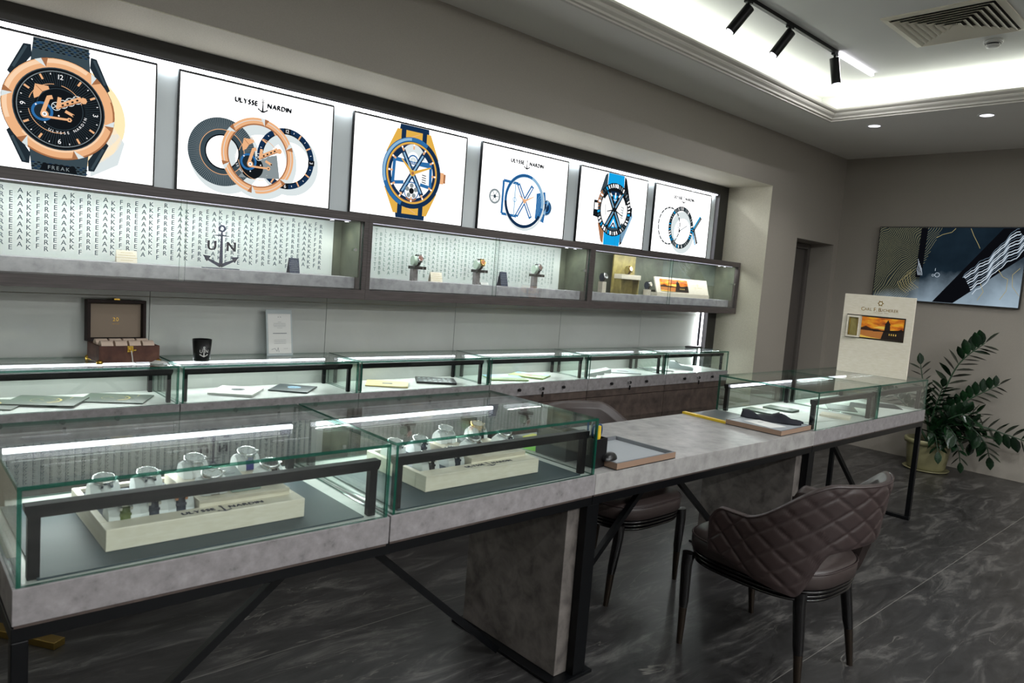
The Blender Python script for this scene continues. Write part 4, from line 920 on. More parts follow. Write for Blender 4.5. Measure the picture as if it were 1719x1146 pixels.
def pat(a):
    random.seed(11)
    for i in range(7):
        for j in range(4): a.poly([(-.11+.031*i, -.085+.042*j), (-.11+.031*i+random.uniform(.01, .024), -.085+.042*j), (-.105+.031*i+random.uniform(.01, .02), -.085+.042*j+random.uniform(.012, .03)), (-.108+.031*i, -.065+.042*j)], random.randint(0, 1), 1)
booklet(2.667, 3.58, CZ2, .245, .19, .012, -.55, black_p, 'black booklet covered with a grey and white pattern', ((pale_grey, grey_ink), pat))
grass_p = plain('grass_print', '7f9e58', .45); sky_p = plain('sky_print', '8fb6d8', .45)
def land(a): a.poly([(-.13, -.02), (.13, .0), (.13, .1), (-.13, .1)], 0, 1); a.poly([(-.1, .03), (-.02, .05), (.08, .03), (.02, .07)], 1, 2); a.poly([(-.13, -.03), (0, -.01), (.13, -.03), (.13, -.012), (-.13, .0)], 1, 2)
booklet(3.235, 3.565, CZ2, .265, .205, .007, -.35, grass_p, 'landscape booklet with blue sky over green grass', ((sky_p, paper), land))
def land2(a): a.poly([(-.12, .02), (.12, .03), (.12, .095), (-.12, .095)], 0, 1); a.disc(0, -.02, .028, 1, 2, 14, .018); a.line((-.08, .06), (.08, .07), .014, 2, 2); a.poly([(-.12, -.03), (.1, -.05), (.1, -.08)], 2, 2)
booklet(3.50, 3.60, CZ2, .25, .21, .009, -1.05, plain('lime_print', '9cb36b', .45), 'landscape booklet with an orange patch on a green field', ((sky_p, red_plastic, paper), land2))
acr = plain('frosted_acrylic', 'c3ccc9', .2)
for k, (x, y, lab) in enumerate(((4.00, 3.56, 'leftmost clear plaque in the fifth back counter'), (4.13, 3.60, 'middle clear plaque in the fifth back counter'), (4.26, 3.64, 'third clear plaque, next to the grey folder'))):
    p = thing('clear_plaque', lab, 'plaque', (x, y, CZ2), -.5)
    MB(acr).prism([(0, 0), (.10, 0), (.10, .03), (.095, .03), (0, .004)], -.055, .055).build('body', p)
    MB(grey_ink).box(.02, .08, -.03, .03, .0232, .0236).build('print', p) if False else None
booklet(4.50, 3.575, CZ2, .24, .20, .005, -.55, pale_grey, 'pale grey folder with a dark picture', ((dark_card,), lambda a: a.disc(0, 0, .05, 0, 1, 20, .03)))
booklet(4.948, 3.60, CZ2, .21, .15, .004, -.45, dark_card, 'thin dark folder beside the card terminal', None)
booklet(5.03, 3.58, CZ2+.0045, .13, .19, .003, -.5, paper, 'white sheet under the card terminal', None)
# card terminal
t = thing('card_terminal', 'pale grey card terminal in the rightmost back counter', 'card terminal', (5.30, 3.575, CZ2), -1.0)
m = MB(pale_grey); m.prism([(-.10, 0), (.10, 0), (.105, .012), (.09, .026), (.0, .034), (-.06, .062), (-.10, .060), (-.11, .03)], -.04, .04); m.build('body', t, bevel=.005)
m = MB(screen_d); m.T = Matrix.Translation((-.03, 0, .052)) @ Matrix.Rotation(.43, 4, 'Y'); m.box(-.028, .022, -.03, .03, 0, .002); m.build('display', t)
m = MB(white_s)
for i in range(4):
    for j in range(3): m.box(.012+.019*i, .026+.019*i, -.03+.022*j, -.014+.022*j, .0335-.0018*i, .0355-.0018*i)
m.build('keypad', t)
t = thing('eyeglasses_case', 'slim black oval case on top of the rightmost back counter', 'case', (5.50, 3.60, CG+.0008), -.25)
m = MB(black_p); m.lathe([(0, 0), (.09, .001), (.1, .008), (.094, .017), (.06, .022), (0, .023)], n=36, ell=.35); m.build('shell', t)

# suede watch box --------------------------------------------------
BZ = CG+.0008
t = thing('watch_box', 'open brown suede watch box with gold corners on the leftmost back counter', 'box', (.777, 3.492, BZ), .04)
bw, bd, bh = .250, .185, .078
m = MB(suede); m.box(0, bw, 0, .010, 0.004, bh); m.box(0, bw, bd-.010, bd, .004, bh); m.box(0, .010, .010, bd-.010, .004, bh); m.box(bw-.010, bw, .010, bd-.010, .004, bh); m.box(.01, bw-.01, .01, bd-.01, .004, .02); m.build('body', t, bevel=.0015)
L = MB(dark_suede); LT = Matrix.Translation((0, bd-.001, bh-.002)) @ Matrix.Rotation(math.radians(8), 4, 'X') @ Matrix.Translation((0, 0, 0)); L.T = Matrix.Translation((0, bd+.001, bh)) @ Matrix.Rotation(math.radians(-3), 4, 'X')
L.box(0, bw, .0, .045, 0, .014); L.box(0, bw, .0, .045, .176, .19); L.box(0, .014, .0, .045, .014, .176); L.box(bw-.014, bw, .0, .045, .014, .176); L.box(.0, bw, .045, .05, 0, .19)
lid = L.build('lid', t, bevel=.0015)
q = MB(taupe); q.T = L.T; q.box(.016, bw-.016, .030, .044, .016, .174); q.build('lining', lid)
q = MB(gold); a2 = MB(gold); a2.text('20', bw/2, .10, .018, 0, 1); a2.text('WATCH', bw/2, .078, .004, 0, 1, gap=.4); a2.v = [tuple(L.T @ Vector((x, y+.0295, z))) for x, y, z in a2.v]; a2.build('emblem', lid)
for i in range(4):
    for j in range(2):
        m = MB(beige); cx, cy = .04+.057*i, .052+.078*j; n = 14
        m.grid([[(cx-.024+.048*u/6, cy+.034*math.cos(PI*k/n), .045+.052*math.sin(PI*k/n)) for u in range(7)] for k in range(n+1)])
        for e in (-.024, .024): m.add([(cx+e, cy+.034*math.cos(PI*k/n), .045+.052*math.sin(PI*k/n)) for k in range(n+1)], [tuple(range(n+1))])
        m.build('cushion', t)
for x, y in ((.004, .004), (bw-.004, .004), (.004, bd-.004), (bw-.004, bd-.004)):
    m = MB(gold); m.lathe([(0, 0), (.012, 0), (.014, .006), (.012, .014), (.004, .018), (0, .018)], (x, y, 0), n=16); m.build('corner_foot', t)
m = MB(gold); m.box(bw/2-.012, bw/2+.012, -.004, -.0002, .05, .078); m.cyl((bw/2, -.004, .060), (bw/2, -.014, .060), .006, n=14); m.box(bw/2+.0, bw/2+.022, -.012, -.006, .057, .063); cl_ = m.build('clasp', t)
m = MB(gold); m.T = L.T; m.box(bw/2-.012, bw/2+.012, .01, .04, .1902, .197); m.build('latch', lid)
m = MB(paper); m.tube([(bw/2, -.016, .058), (bw/2+.004, -.018, .03), (bw/2+.006, -.020, .008), (bw/2+.02, -.026, .004), (bw/2+.05, -.03, .004), (bw/2+.08, -.03, .004)], .0022, n=8); m.build('ribbon', cl_)
m = MB(paper); m.prism([(-.034, 0), (.034, 0), (.034, .002), (0, .012), (-.034, .003)], -.02, .02); m.T = Matrix.Identity(4); tg = m.build('price_tag', cl_); tg.location = (bw/2+.115, -.028, .001); tg.rotation_euler = (0, 0, .6)

# black cup with anchor ---------------------------------------------
t = thing('candle_cup', 'black cup with a white anchor emblem on the second back counter', 'cup', (1.225, 3.53, BZ))
MB(black_p).lathe([(0, 0), (.034, 0), (.037, .004), (.044, .104), (.041, .104), (.036, .012), (0, .012)], n=40).build('cup', t)
a = MB(white_s); a.anchor(0, .047, .050, 0, 1, .0032); a.text('U', -.013, .050, .015, 0, 1, bold=1); a.text('N', .013, .050, .015, 0, 1)
out = []
for x, y, z in a.v:
    r = .0378+(z/.1)*.0068; th = -PI/2 + (x+.012)/.041 - .38; out.append((r*math.cos(th), r*math.sin(th), z))
a.v = out; a.build('emblem', t)
# certificate ---------------------------------------------------------
t = thing('certificate', 'framed white certificate leaning on the back panel behind the black cup', 'certificate', (1.685, 3.668, BZ), .05); t.rotation_euler = (-.16, 0, .06)
MB(pale_grey).box(-.075, .075, 0, .006, 0, .245).build('frame', t, bevel=.001)
MB(paper).box(-.066, .066, -.0012, -.0002, .009, .222).build('sheet', t)
a = MB(grey_ink, ink); a.text('UN', 0, .205, .006, 1, 2, gap=.9)
for k, (wd, hh) in enumerate(((.02, .001), (.07, .0012), (.075, .0012), (.07, .0012), (.03, .001))): a.line((-wd/2, .178-.008*k), (wd/2, .178-.008*k), hh, 0, 2)
a.line((-.04, .117), (.04, .117), .0035, 0, 2)
for k in range(3): a.line((-.035, .08-.009*k), (.035, .08-.009*k), .0012, 0, 2)
a.pline([(-.05, .03), (-.03, .036), (-.02, .02), (-.012, .04), (-.008, .016)], .0014, 1, 2); a.line((.02, .034), (.045, .034), .001, 0, 2)
a.v = [(x, y-.0013, z) for x, y, z in a.v]; a.build('printing', t)

# ------------------------------------------------------------------ contents of the wall cabinets
PZ = 1.24+.1194
def card(x, y, w, h, m, label, lean=.25, lines=None, name='price_card', foot=.03):
    t = thing(name, label, 'card', (x, y, PZ)); T = Matrix.Rotation(-lean, 4, 'X')
    a = MB(m); a.T = T; a.box(-w/2, w/2, -.0008, .0008, .001, h); a.build('face', t)
    b = MB(m); b.T = Matrix.Translation((0, 2*h*math.sin(lean), 0)) @ Matrix.Rotation(lean, 4, 'X'); b.box(-w/2, w/2, -.0008, .0008, .001, h-.001); b.build('back', t)
    l = MB(lines[0]); 
    for k in range(lines[1]): zz = h*.8-k*h*.6/max(lines[1]-1, 1); ww = w*(.3+.12*((k*7) % 3)); l.line((-ww, zz), (ww, zz), h*.012+.0006, 0, 1)
    if len(lines) > 2: l.anchor(0, h*.12, h*.1, 0, 1)
    l.v = [tuple(T @ Vector((x_, y_-.0012, z_))) for x_, y_, z_ in l.v]; l.build('printing', t); return t
card(.905, 3.60, .085, .058, cream_p, 'cream price card on the plinth under the repeated lettering', lines=(gold_print, 4))
card(1.712, 3.60, .056, .082, navy_card, 'small navy text card right of the anchor emblem', lines=(grey_ink, 6, 1))
card(2.640, 3.60, .088, .062, cream_p, 'cream price card between the first two watch stands', lines=(gold_print, 4))
card(3.200, 3.60, .060, .098, navy_card, 'tall navy text card in the middle wall cabinet', lines=(grey_ink, 6, 1))
card(3.02, 3.59, .065, .020, paper, 'low white card at the foot of the second watch stand', lines=(grey_ink, 2), lean=.5)
t = thing('anchor_emblem', 'dark navy anchor emblem with letters U and N standing in the leftmost wall cabinet', 'emblem', (1.325, 3.60, PZ))
a = MB(ink); a.anchor(0, .108, .205, 0, 1, .0105); a.T = Matrix.Identity(4)
for ch, xx in (('U', -.046), ('N', .048)):
    for q in range(3): a.text(ch, xx+.0016*(q-1), .112, .046, 0, 1)
n0 = len(a.v); vs = list(a.v); fs = list(a.f)
a.add([(x, .004, z) for x, y, z in vs], [tuple(reversed(f)) for f in fs]); 
a.build('anchor', t); MB(ink).box(-.085, .085, -.02, .02, 0, .0035).build('base', t)
def stand_watch(x, hp, wd, desc, n_, tilt=0, strap=black_p, case=steel, dial=dark_dial, post=concrete):
    s = thing('watch_stand', 'stand of the '+desc, 'stand', (x, 3.60, PZ), group='tall watch stands in the middle wall cabinet')
    MB(post).box(-.019-.02, .019-.02, -.014, .014, 0, hp).build('post', s); MB(black_p).box(-.040, .044, -.034, .034, hp+.0002, hp+.018).build('platform', s)
    a = MB(white_s); a.anchor(.02, hp+.009, .010, 0, 1); a.v = [(x_, y_-.0345, z_) for x_, y_, z_ in a.v]; a.build('emblem', s)
    z = PZ+hp+.0184; c = thing('watch_holder', 'pale green oval holder inside the '+desc, 'holder', (x, 3.60, z), .05, group='oval watch holders')
    m = MB(plain('mint_leather', 'b6cabb', .6) if 'mint_leather' not in MATS else MATS['mint_leather']); n = 28; rows = [[(xx,   .0225*math.cos(2*PI*k/n), .0315+.0290*math.sin(2*PI*k/n)) for xx in (-.036, -.030, .010, .012)] for k in range(n+1)]
    m.grid(rows); m.add([r[0] for r in rows[:-1]], [tuple(range(n))]); m.add([r[-1] for r in rows[:-1]], [tuple(range(n))]); m.build('body', c)
    w = make_watch(strap, case, dial, ry=.024, rz=.0315, ang=158, label=desc, loc=(x, 3.60, z), rot=(0, 0, .05), cz=.0345, group=None)
    return w
stand_watch(2.487, .070, 0, 'black and rose watch on the leftmost tall stand', 0, dial=plain('rose_dial', '7d4f45', .3))
stand_watch(2.972, .078, 0, 'gold-toned watch on the second tall stand', 1, case=gold, dial=plain('copper_dial', '9a5a2c', .3))
stand_watch(3.490, .080, 0, 'steel watch on the third tall stand', 2, dial=plain('brown_dial', '5a4239', .3))
# rightmost cabinet
def holder(x, z, desc, rz, ry, rz2, mt, y0):
    c = thing('watch_holder', 'dark holder inside the '+' '.join(desc.split()[:9]), 'holder', (x, 3.60+y0, z), rz); m = MB(mt); n = 28
    rows = [[(xx, ry*math.cos(2*PI*k/n), .0322+(rz2-.0005)*math.sin(2*PI*k/n)) for xx in (-.016, -.013, .013, .016)] for k in range(n+1)]
    m.grid(rows); m.add([r[0] for r in rows[:-1]], [tuple(range(n))]); m.add([r[-1] for r in rows[:-1]], [tuple(range(n))]); m.build('body', c)
def block_watch(x, h, desc, lab_b, strap, case, dial, w=.045, ang=158, rz=.1):
    b = thing('watch_block', lab_b, 'block', (x, 3.60, PZ)); MB(cream_wood).box(-w/2, w/2, -.022, .022, 0, h).build('body', b, bevel=.001)
    a = MB(gold_print); a.ring(0, h*.6, .004, .005, 0, 1, n=12); a.line((-.01, h*.4), (.01, h*.4), .0015, 0, 1); a.v = [(x_, y_-.0223, z_) for x_, y_, z_ in a.v]; a.build('emblem', b)
    holder(x, PZ+h+.0005, desc, rz, .0215, .028, navy, .0)
    make_watch(strap, case, dial, ry=.023, rz=.029, ang=ang, label=desc, loc=(x, 3.60, PZ+h+.0005), rot=(0, 0, rz), cz=.0322, group=None, r=.023)
block_watch(4.190, .082, 'dark watch on the cream block at the left end of the rightmost wall cabinet', 'tall cream block under the dark watch', black_p, steel, dark_dial)
block_watch(4.752, .046, 'watch with a square white face on a small cream block', 'small cream block in front of the dark lining', black_p, steel, cream_dial)
g_ = thing('gold_display_panel', 'tall mottled gold panel with a small cream shelf in the rightmost wall cabinet', 'display panel', (4.505, 3.655, PZ))
MB(gold_velvet).box(-.135, .135, 0, .012, 0, .30).build('panel', g_); MB(gold_velvet).box(-.115, -.105, -.07, -.001, 0, .115).build('side_plate', g_); MB(gold_velvet).box(.105, .115, -.07, -.001, 0, .115).build('side_plate', g_)
MB(gold_velvet).box(-.105, .105, -.012, -.001, 0, .115).build('front_plate', g_); MB(cream_wood).box(-.118, .118, -.08, -.001, .1155, .152).build('shelf', g_, bevel=.001, label='cream shelf')
make_watch(plain('tan_leather', '4a3220', .5), gold, cream_dial, ry=.024, rz=.030, ang=160, label='gold watch with a pale dial on the shelf of the gold panel', loc=(4.495, 3.61, PZ+.1525), rot=(0, 0, .0), cz=.0332, r=.023)
holder(4.495, PZ+.1535, 'gold watch on the gold panel shelf', 0, .0225, .0285, gold_velvet, .01)

def sunset(mb_name, parent, w, h, T, label=None):
    sk = ['5a2a10', 'b8520e', 'e8860f', 'ffc02c', 'f08f1a', 'c9600f']
    if 'sunset_sky' not in MATS:
        m, N, L_, b = newmat('sunset_sky'); tc = N.new('ShaderNodeTexCoord'); mp = N.new('ShaderNodeMapping'); mp.inputs['Scale'].default_value = (14, 14, 42)
        n = N.new('ShaderNodeTexNoise'); n.inputs['Scale'].default_value = 1; n.inputs['Detail'].default_value = 5; cr = N.new('ShaderNodeValToRGB'); e = cr.color_ramp.elements
        e[0].position = .32; e[0].color = lin('a8430c'); e[1].position = .68; e[1].color = lin('ffc637'); k = e.new(.5); k.color = lin('ee8412')
        L_.new(tc.outputs['Object'], mp.inputs['Vector']); L_.new(mp.outputs['Vector'], n.inputs['Vector']); L_.new(n.outputs['Fac'], cr.inputs['Fac']); L_.new(cr.outputs['Color'], b.inputs['Base Color']); b.inputs['Roughness'].default_value = .3
        b.inputs['Coat Weight'].default_value = .3
        plain('sunset_dark', '1c0f0a', .3); plain('sunset_hill', '3a1c0e', .3); plain('sunset_water', 'c27a3e', .25); plain('sunset_glow', 'ffd25e', .3)
    a = MB(MATS['sunset_sky'], MATS['sunset_dark'], MATS['sunset_hill'], MATS['sunset_water'], MATS['sunset_glow'])
    p = lambda *q: [(-w/2+x*w, y*h) for x, y in q]
    a.poly(p((0, 0), (1, 0), (1, 1), (0, 1)), 0, 0); a.poly(p((.3, .5), (.62, .45), (.6, .62), (.42, .6)), 4, 1)
    a.poly(p((0, .38), (0, .0), (1, 0), (1, .35)), 3, 2); a.poly(p((0, .36), (0, .47), (.12, .56), (.25, .46), (.4, .45), (.55, .38), (1, .34)), 2, 3)
    a.poly(p((0, .12), (.15, .06), (.5, 0), (0, 0)), 4, 3); a.poly(p((.5, .0), (.55, .4), (1, .44), (1, 0)), 1, 4); a.poly(p((.3, .36), (1, .5), (1, .42), (.3, .33)), 1, 4)
    a.poly(p((.56, .4), (.575, .72), (.68, .72), (.70, .4)), 1, 5); a.poly(p((.55, .70), (.585, .76), (.63, .93), (.675, .76), (.71, .70)), 1, 5); a.poly(p((.88, .47), (.95, .54), (1, .47)), 1, 5)
    for k in range(4): a.poly(p((.68+.05*k, .2), (.70+.05*k, .2), (.70+.05*k, .28), (.68+.05*k, .29)), 4, 6)
    a.v = [tuple(T @ Vector(v)) for v in a.v]; return a.build(mb_name, parent)
t = thing('sunset_tray', 'cream tray with a sunset picture in the rightmost wall cabinet', 'display tray', (5.262, 3.59, PZ)); T = Matrix.Rotation(-.30, 4, 'X')
m = MB(cream_wood); m.box(-.385, .385, 0, .07, 0, .030); m.build('base', t); m = MB(cream_wood); m.T = Matrix.Translation((0, .004, .030)) @ T; m.box(-.385, .385, 0, .012, 0, .135); m.build('board', t, bevel=.001)
sunset('picture', t, .40, .105, Matrix.Translation((-.125, .0035, .034)) @ T @ Matrix.Translation((0, -.0006, .010)), None)
a = MB(gold_print); a.ring(.23, .085, .008, .011, 0, 1, n=12); a.text('CARL F. BUCHERER', .23, .062, .0095, 0, 1); a.v = [tuple(Matrix.Translation((0, .0036, .03)) @ T @ Vector(v)) for v in a.v]; a.build('lettering', t)

# ------------------------------------------------------------------ desk things
DZ = ZT+.0008
def flat_tray(x, y, rz, w, d, label, h=.026, inner=None):
    t = thing('desk_tray', label, 'tray', (x, y, DZ), rz); e = .009
    m = MB(plain('walnut_edge', '8d7462', .5) if 'walnut_edge' not in MATS else MATS['walnut_edge']); m.box(-w/2, w/2, -d/2, -d/2+e, 0.003, h); m.box(-w/2, w/2, d/2-e, d/2, .003, h); m.box(-w/2, -w/2+e, -d/2+e, d/2-e, .003, h); m.box(w/2-e, w/2, -d/2+e, d/2-e, .003, h); m.build('rim', t)
    MB(black_p).box(-w/2, w/2, -d/2, d/2, 0, .0028).build('underside', t)
    r = MB(plain('grey_leather', '5f6266', .5) if 'grey_leather' not in MATS else MATS['grey_leather']); a, b, c, dd = -w/2, w/2, -d/2, d/2
    P = [[(a+i, c+i, z), (b-i, c+i, z), (b-i, dd-i, z), (a+i, dd-i, z)] for i, z in ((0, h+.0002), (e, h+.0002), (e+.004, inner or h-.014))]; r.grid(P, 0, closed=True); r.sm = [False]*len(r.sm); r.build('edge_trim', t)
    MB(plain('pale_pad', '9ba0a4', .6) if 'pale_pad' not in MATS else MATS['pale_pad']).box(a+e+.001, b-e-.001, c+e+.001, dd-e-.001, .0029, (inner or h-.014)+.0005).build('pad', t); return t
flat_tray(2.228, 1.765, .02, .375, .305, 'grey-lined tray with a wooden edge beside the pen holder')
flat_tray(3.475, 1.782, .02, .330, .300, 'pale tray with a wooden edge carrying the navy cloth', inner=.024)
# navy cloth
t = thing('cloth', 'crumpled navy cloth lying on the pale tray', 'cloth', (3.54, 1.80, DZ+.028), -1.30); random.seed(21)
P = []
for i in range(25):
    u = i/24; row = []
    for j in range(11):
        v = j/10; x = (u-.5)*.30; y = (v-.5)*(.10+.03*math.sin(u*5)+.012*math.sin(u*17)) + .014*math.sin(u*7)
        z = .001+.026*abs(math.sin(v*PI))*(1+.5*math.sin(u*9+v*4)) + .006*math.sin(u*23+v*11)*math.sin(v*PI); row.append((x, y, max(z, .0008)))
    P.append(row)
co = MB(navy_cloth).grid(P).build('fabric', t); md = co.modifiers.new('solid', 'SOLIDIFY'); md.thickness = .0015; md.offset = 1
# dark mat with yellow band
t = thing('desk_mat', 'black leather mat with a yellow edge on the desk', 'mat', (3.445, 2.055, DZ), -.05); MB(dark_card).box(-.10, .17, -.125, .135, 0, .003).build('sheet', t)
MB(yellow).box(-.128, -.1005, -.13, .145, 0, .011).build('band', t)
t = thing('white_sheet', 'white printed sheet lying on the pale desk tray', 'paper', (3.42, 1.78, DZ+.026), -.2); MB(paper).box(-.07, .05, -.10, .07, 0, .0008).build('sheet', t); a = MB(ink); a.line((-.02, .02), (.02, .02), .006, 0, 1); a.v = [(x, z, .0010) for x, y, z in a.v]; a.build('printing', t)
# pen holder with contents
t = thing('pen_holder', 'black square pen holder beside the second glass case', 'pen holder', (2.015, 1.70, DZ), .1)
m = MB(black_p); s_ = .034; m.box(-s_, s_, -s_, -s_+.003, 0, .108); m.box(-s_, s_, s_-.003, s_, 0, .108); m.box(-s_, -s_+.003, -s_+.003, s_-.003, 0, .108); m.box(s_-.003, s_, -s_+.003, s_-.003, 0, .108); m.box(-s_+.003, s_-.003, -s_+.003, s_-.003, 0, .004); m.build('body', t, bevel=.001)
pn = thing('highlighter', 'yellow highlighter standing in the black pen holder', 'pen', (2.010, 1.690, DZ+.0045)); m = MB(yellow); m.cyl((0, 0, 0), (.006, -.004, .105), .008, n=14); m.cyl((.006, -.004, .105), (.008, -.005, .148), .009, .006, n=14); m.build('barrel', pn)
sc = thing('scissors', 'scissors with dark blue handles in the black pen holder', 'scissors', (2.028, 1.704, DZ+.0045)); m = MB(steel); m.bar((0, 0, 0), (0, 0, .10), .012, .002); m.build('blades', sc)
for q in (-1, 1):
    m = MB(blue_p); m.tube([(q*.013+.012*math.cos(2*PI*k/16), 0, .125+.022*math.sin(2*PI*k/16)) for k in range(17)], .0042, n=8); m.build('handle', sc)
for k, (dx, dy, mm, hh) in enumerate(((-.02, .012, blue_p, .15), (-.016, -.016, black_p, .16), (.004, .018, steel, .148))):
    p = thing('pen', ('blue', 'black', 'silver')[k]+' pen standing in the black pen holder', 'pen', (2.015+dx, 1.70+dy, DZ+.0045)); MB(mm).cyl((0, 0, 0), (dx*.35, dy*.35, hh), .0042, n=10).build('barrel', p); 
    b = MB(mm); b.cyl((dx*.35, dy*.35, hh), (dx*.37, dy*.37, hh+.012), .003, n=8); b.build('tip', p)
t = thing('computer_mouse', 'small black computer mouse in front of the pen holder', 'mouse', (2.068, 1.668, DZ+.0270), .3); m = MB(black_p); n = 14
m.grid([[(.046*math.cos(b)*math.cos(a), .026*math.cos(b)*math.sin(a), .026*math.sin(b)) for a in [2*PI*k/24 for k in range(24)]] for b in [PI/2*j/8 for j in range(9)]], closed=True); m.build('shell', t)
t = thing('desk_organizer', 'black desk organizer standing right of the second glass case', 'organizer', (1.995, 1.84, DZ))
m = MB(black_p); m.box(-.045, .045, -.06, .10, 0, .006); m.box(-.045, -.04, -.06, .10, .006, .11); m.box(.04, .045, -.06, .10, .006, .11); m.box(-.04, .04, -.06, -.055, .006, .11); m.box(-.04, .04, .095, .10, .006, .11); m.box(-.04, .04, .02, .025, .006, .10); m.build('body', t)
t = thing('calculator', 'dark calculator lying at the rear edge of the desk behind the organizer', 'calculator', (2.02, 2.10, DZ), .3); MB(black_p).box(-.04, .04, -.06, .06, 0, .012).build('body', t); MB(dark_card).box(-.03, .03, .03, .05, .0122, .0135).build('display', t)
st = [(yellow_p, 0, 'topmost yellow'), (green_p, 0, 'lower green')]
s1_ = thing('note_block', 'green sticky note block under the yellow one beside the organizer', 'note block', (1.992, 1.985, DZ), .2); MB(green_p).box(-.038, .038, -.038, .038, 0, .022).build('sheets', s1_)
s1_ = thing('note_block', 'yellow sticky note block on top of the green one', 'note block', (1.992, 1.985, DZ+.0224), .25); MB(yellow_p).box(-.038, .038, -.038, .038, 0, .026).build('sheets', s1_)
# booklets in the far cases
for cx, cy, w, d, h, rz, mm, lab in ((3.88, 2.045, .12, .175, .009, .12, olive_card, 'dark booklet in the third glass case, nearer the desk'), (4.09, 2.03, .12, .175, .010, .12, olive_card, 'dark booklet in the third glass case, farther from the desk'),
    (3.99, 1.84, .30, .22, .001, -.2, paper, 'white sheet spread in the third glass case'), (4.22, 1.76, .12, .16, .012, .3, cream_p, 'cream folded paper in the third glass case')):
    booklet(cx, cy, ZT+.0012, w, d, h, rz, mm, lab, None, name='booklet')
for cx, cy, rz, lab, w in ((4.62, 1.90, .5, 'dark folder at the left end of the farthest glass case', .24), (4.88, 1.86, .35, 'dark folder in the middle of the farthest glass case', .22), (5.07, 1.80, .6, 'dark folder at the right end of the farthest glass case', .20)):
    booklet(cx, cy, ZT+.0012, w, .17, .003, rz, dark_card, lab, None, name='folder')
booklet(4.80, 1.86, ZT+.0008, .62, .46, .0003, 0, paper, 'white lining sheet under the dark folders', None, name='sheet')
# tall sign
sgx = 4.955; t = thing('brand_sign', 'tall cream wooden sign with gold lettering and a sunset picture', 'sign', (sgx, 1.875, ZG+.0008), -PI/2+.03)
MB(cream_wood).box(-.220, .220, 0, .016, 0, .525).build('board', t, bevel=.001)
a = MB(gold); a.ring(.012, .475, .013, .016, 0, 1, n=6); a.ring(.012, .475, .010, .0135, 0, 1, n=9)
for k in range(6): a.poly([polar((.012, .475), .015, 60*k-12), polar((.012, .475), .021, 60*k), polar((.012, .475), .015, 60*k+12)], 0, 1)
h_ = .021; a.text('C', -.095, .433, h_*1.15, 0, 1); a.text('ARL', -.062, .4318, h_*.85, 0, 1); a.text('F.', -.015, .433, h_*1.15, 0, 1); a.text('B', .012, .433, h_*1.15, 0, 1); a.text('UCHERER', .070, .4318, h_*.85, 0, 1); a.text('LUCERNE 1888', .02, .412, .006, 0, 1, gap=.5)
a.v = [(x, y-.0002, z) for x, y, z in a.v]; a.build('lettering', t)
fr = MB(bronze); fr.box(-.190, .176, -.003, 0, .235, .243); fr.box(-.190, .176, -.003, 0, .382, .390); fr.box(-.190, -.184, -.003, 0, .243, .382); fr.box(.170, .176, -.003, 0, .243, .382); fr.build('picture_frame', t)
sunset('picture', t, .262, .137, Matrix.Translation((.038, -.0006, .244)))
m = MB(cream_wood); m.box(-.178, -.096, -.030, -.024, .240, .250); m.box(-.178, -.096, -.030, -.024, .372, .384); m.box(-.178, -.170, -.030, -.024, .250, .372); m.box(-.104, -.096, -.030, -.024, .250, .372); m.box(-.178, -.096, -.024, -.0005, .240, .243); m.box(-.178, -.096, -.024, -.0005, .381, .384); m.build('niche_frame', t)
m = MB(gold_velvet); m.box(-.1695, -.1045, -.014, -.0005, .2505, .3715); m.build('niche_panel', t, label='gold niche panel')
for q in (-1, 1): MB(gold).box(-.137+q*.026-.002, -.137+q*.026+.002, -.0165, -.0142, .255, .367).build('niche_bar', t)
MB(acr).box(-.10, .10, .0165, .09, 0, .004).build('foot', t)

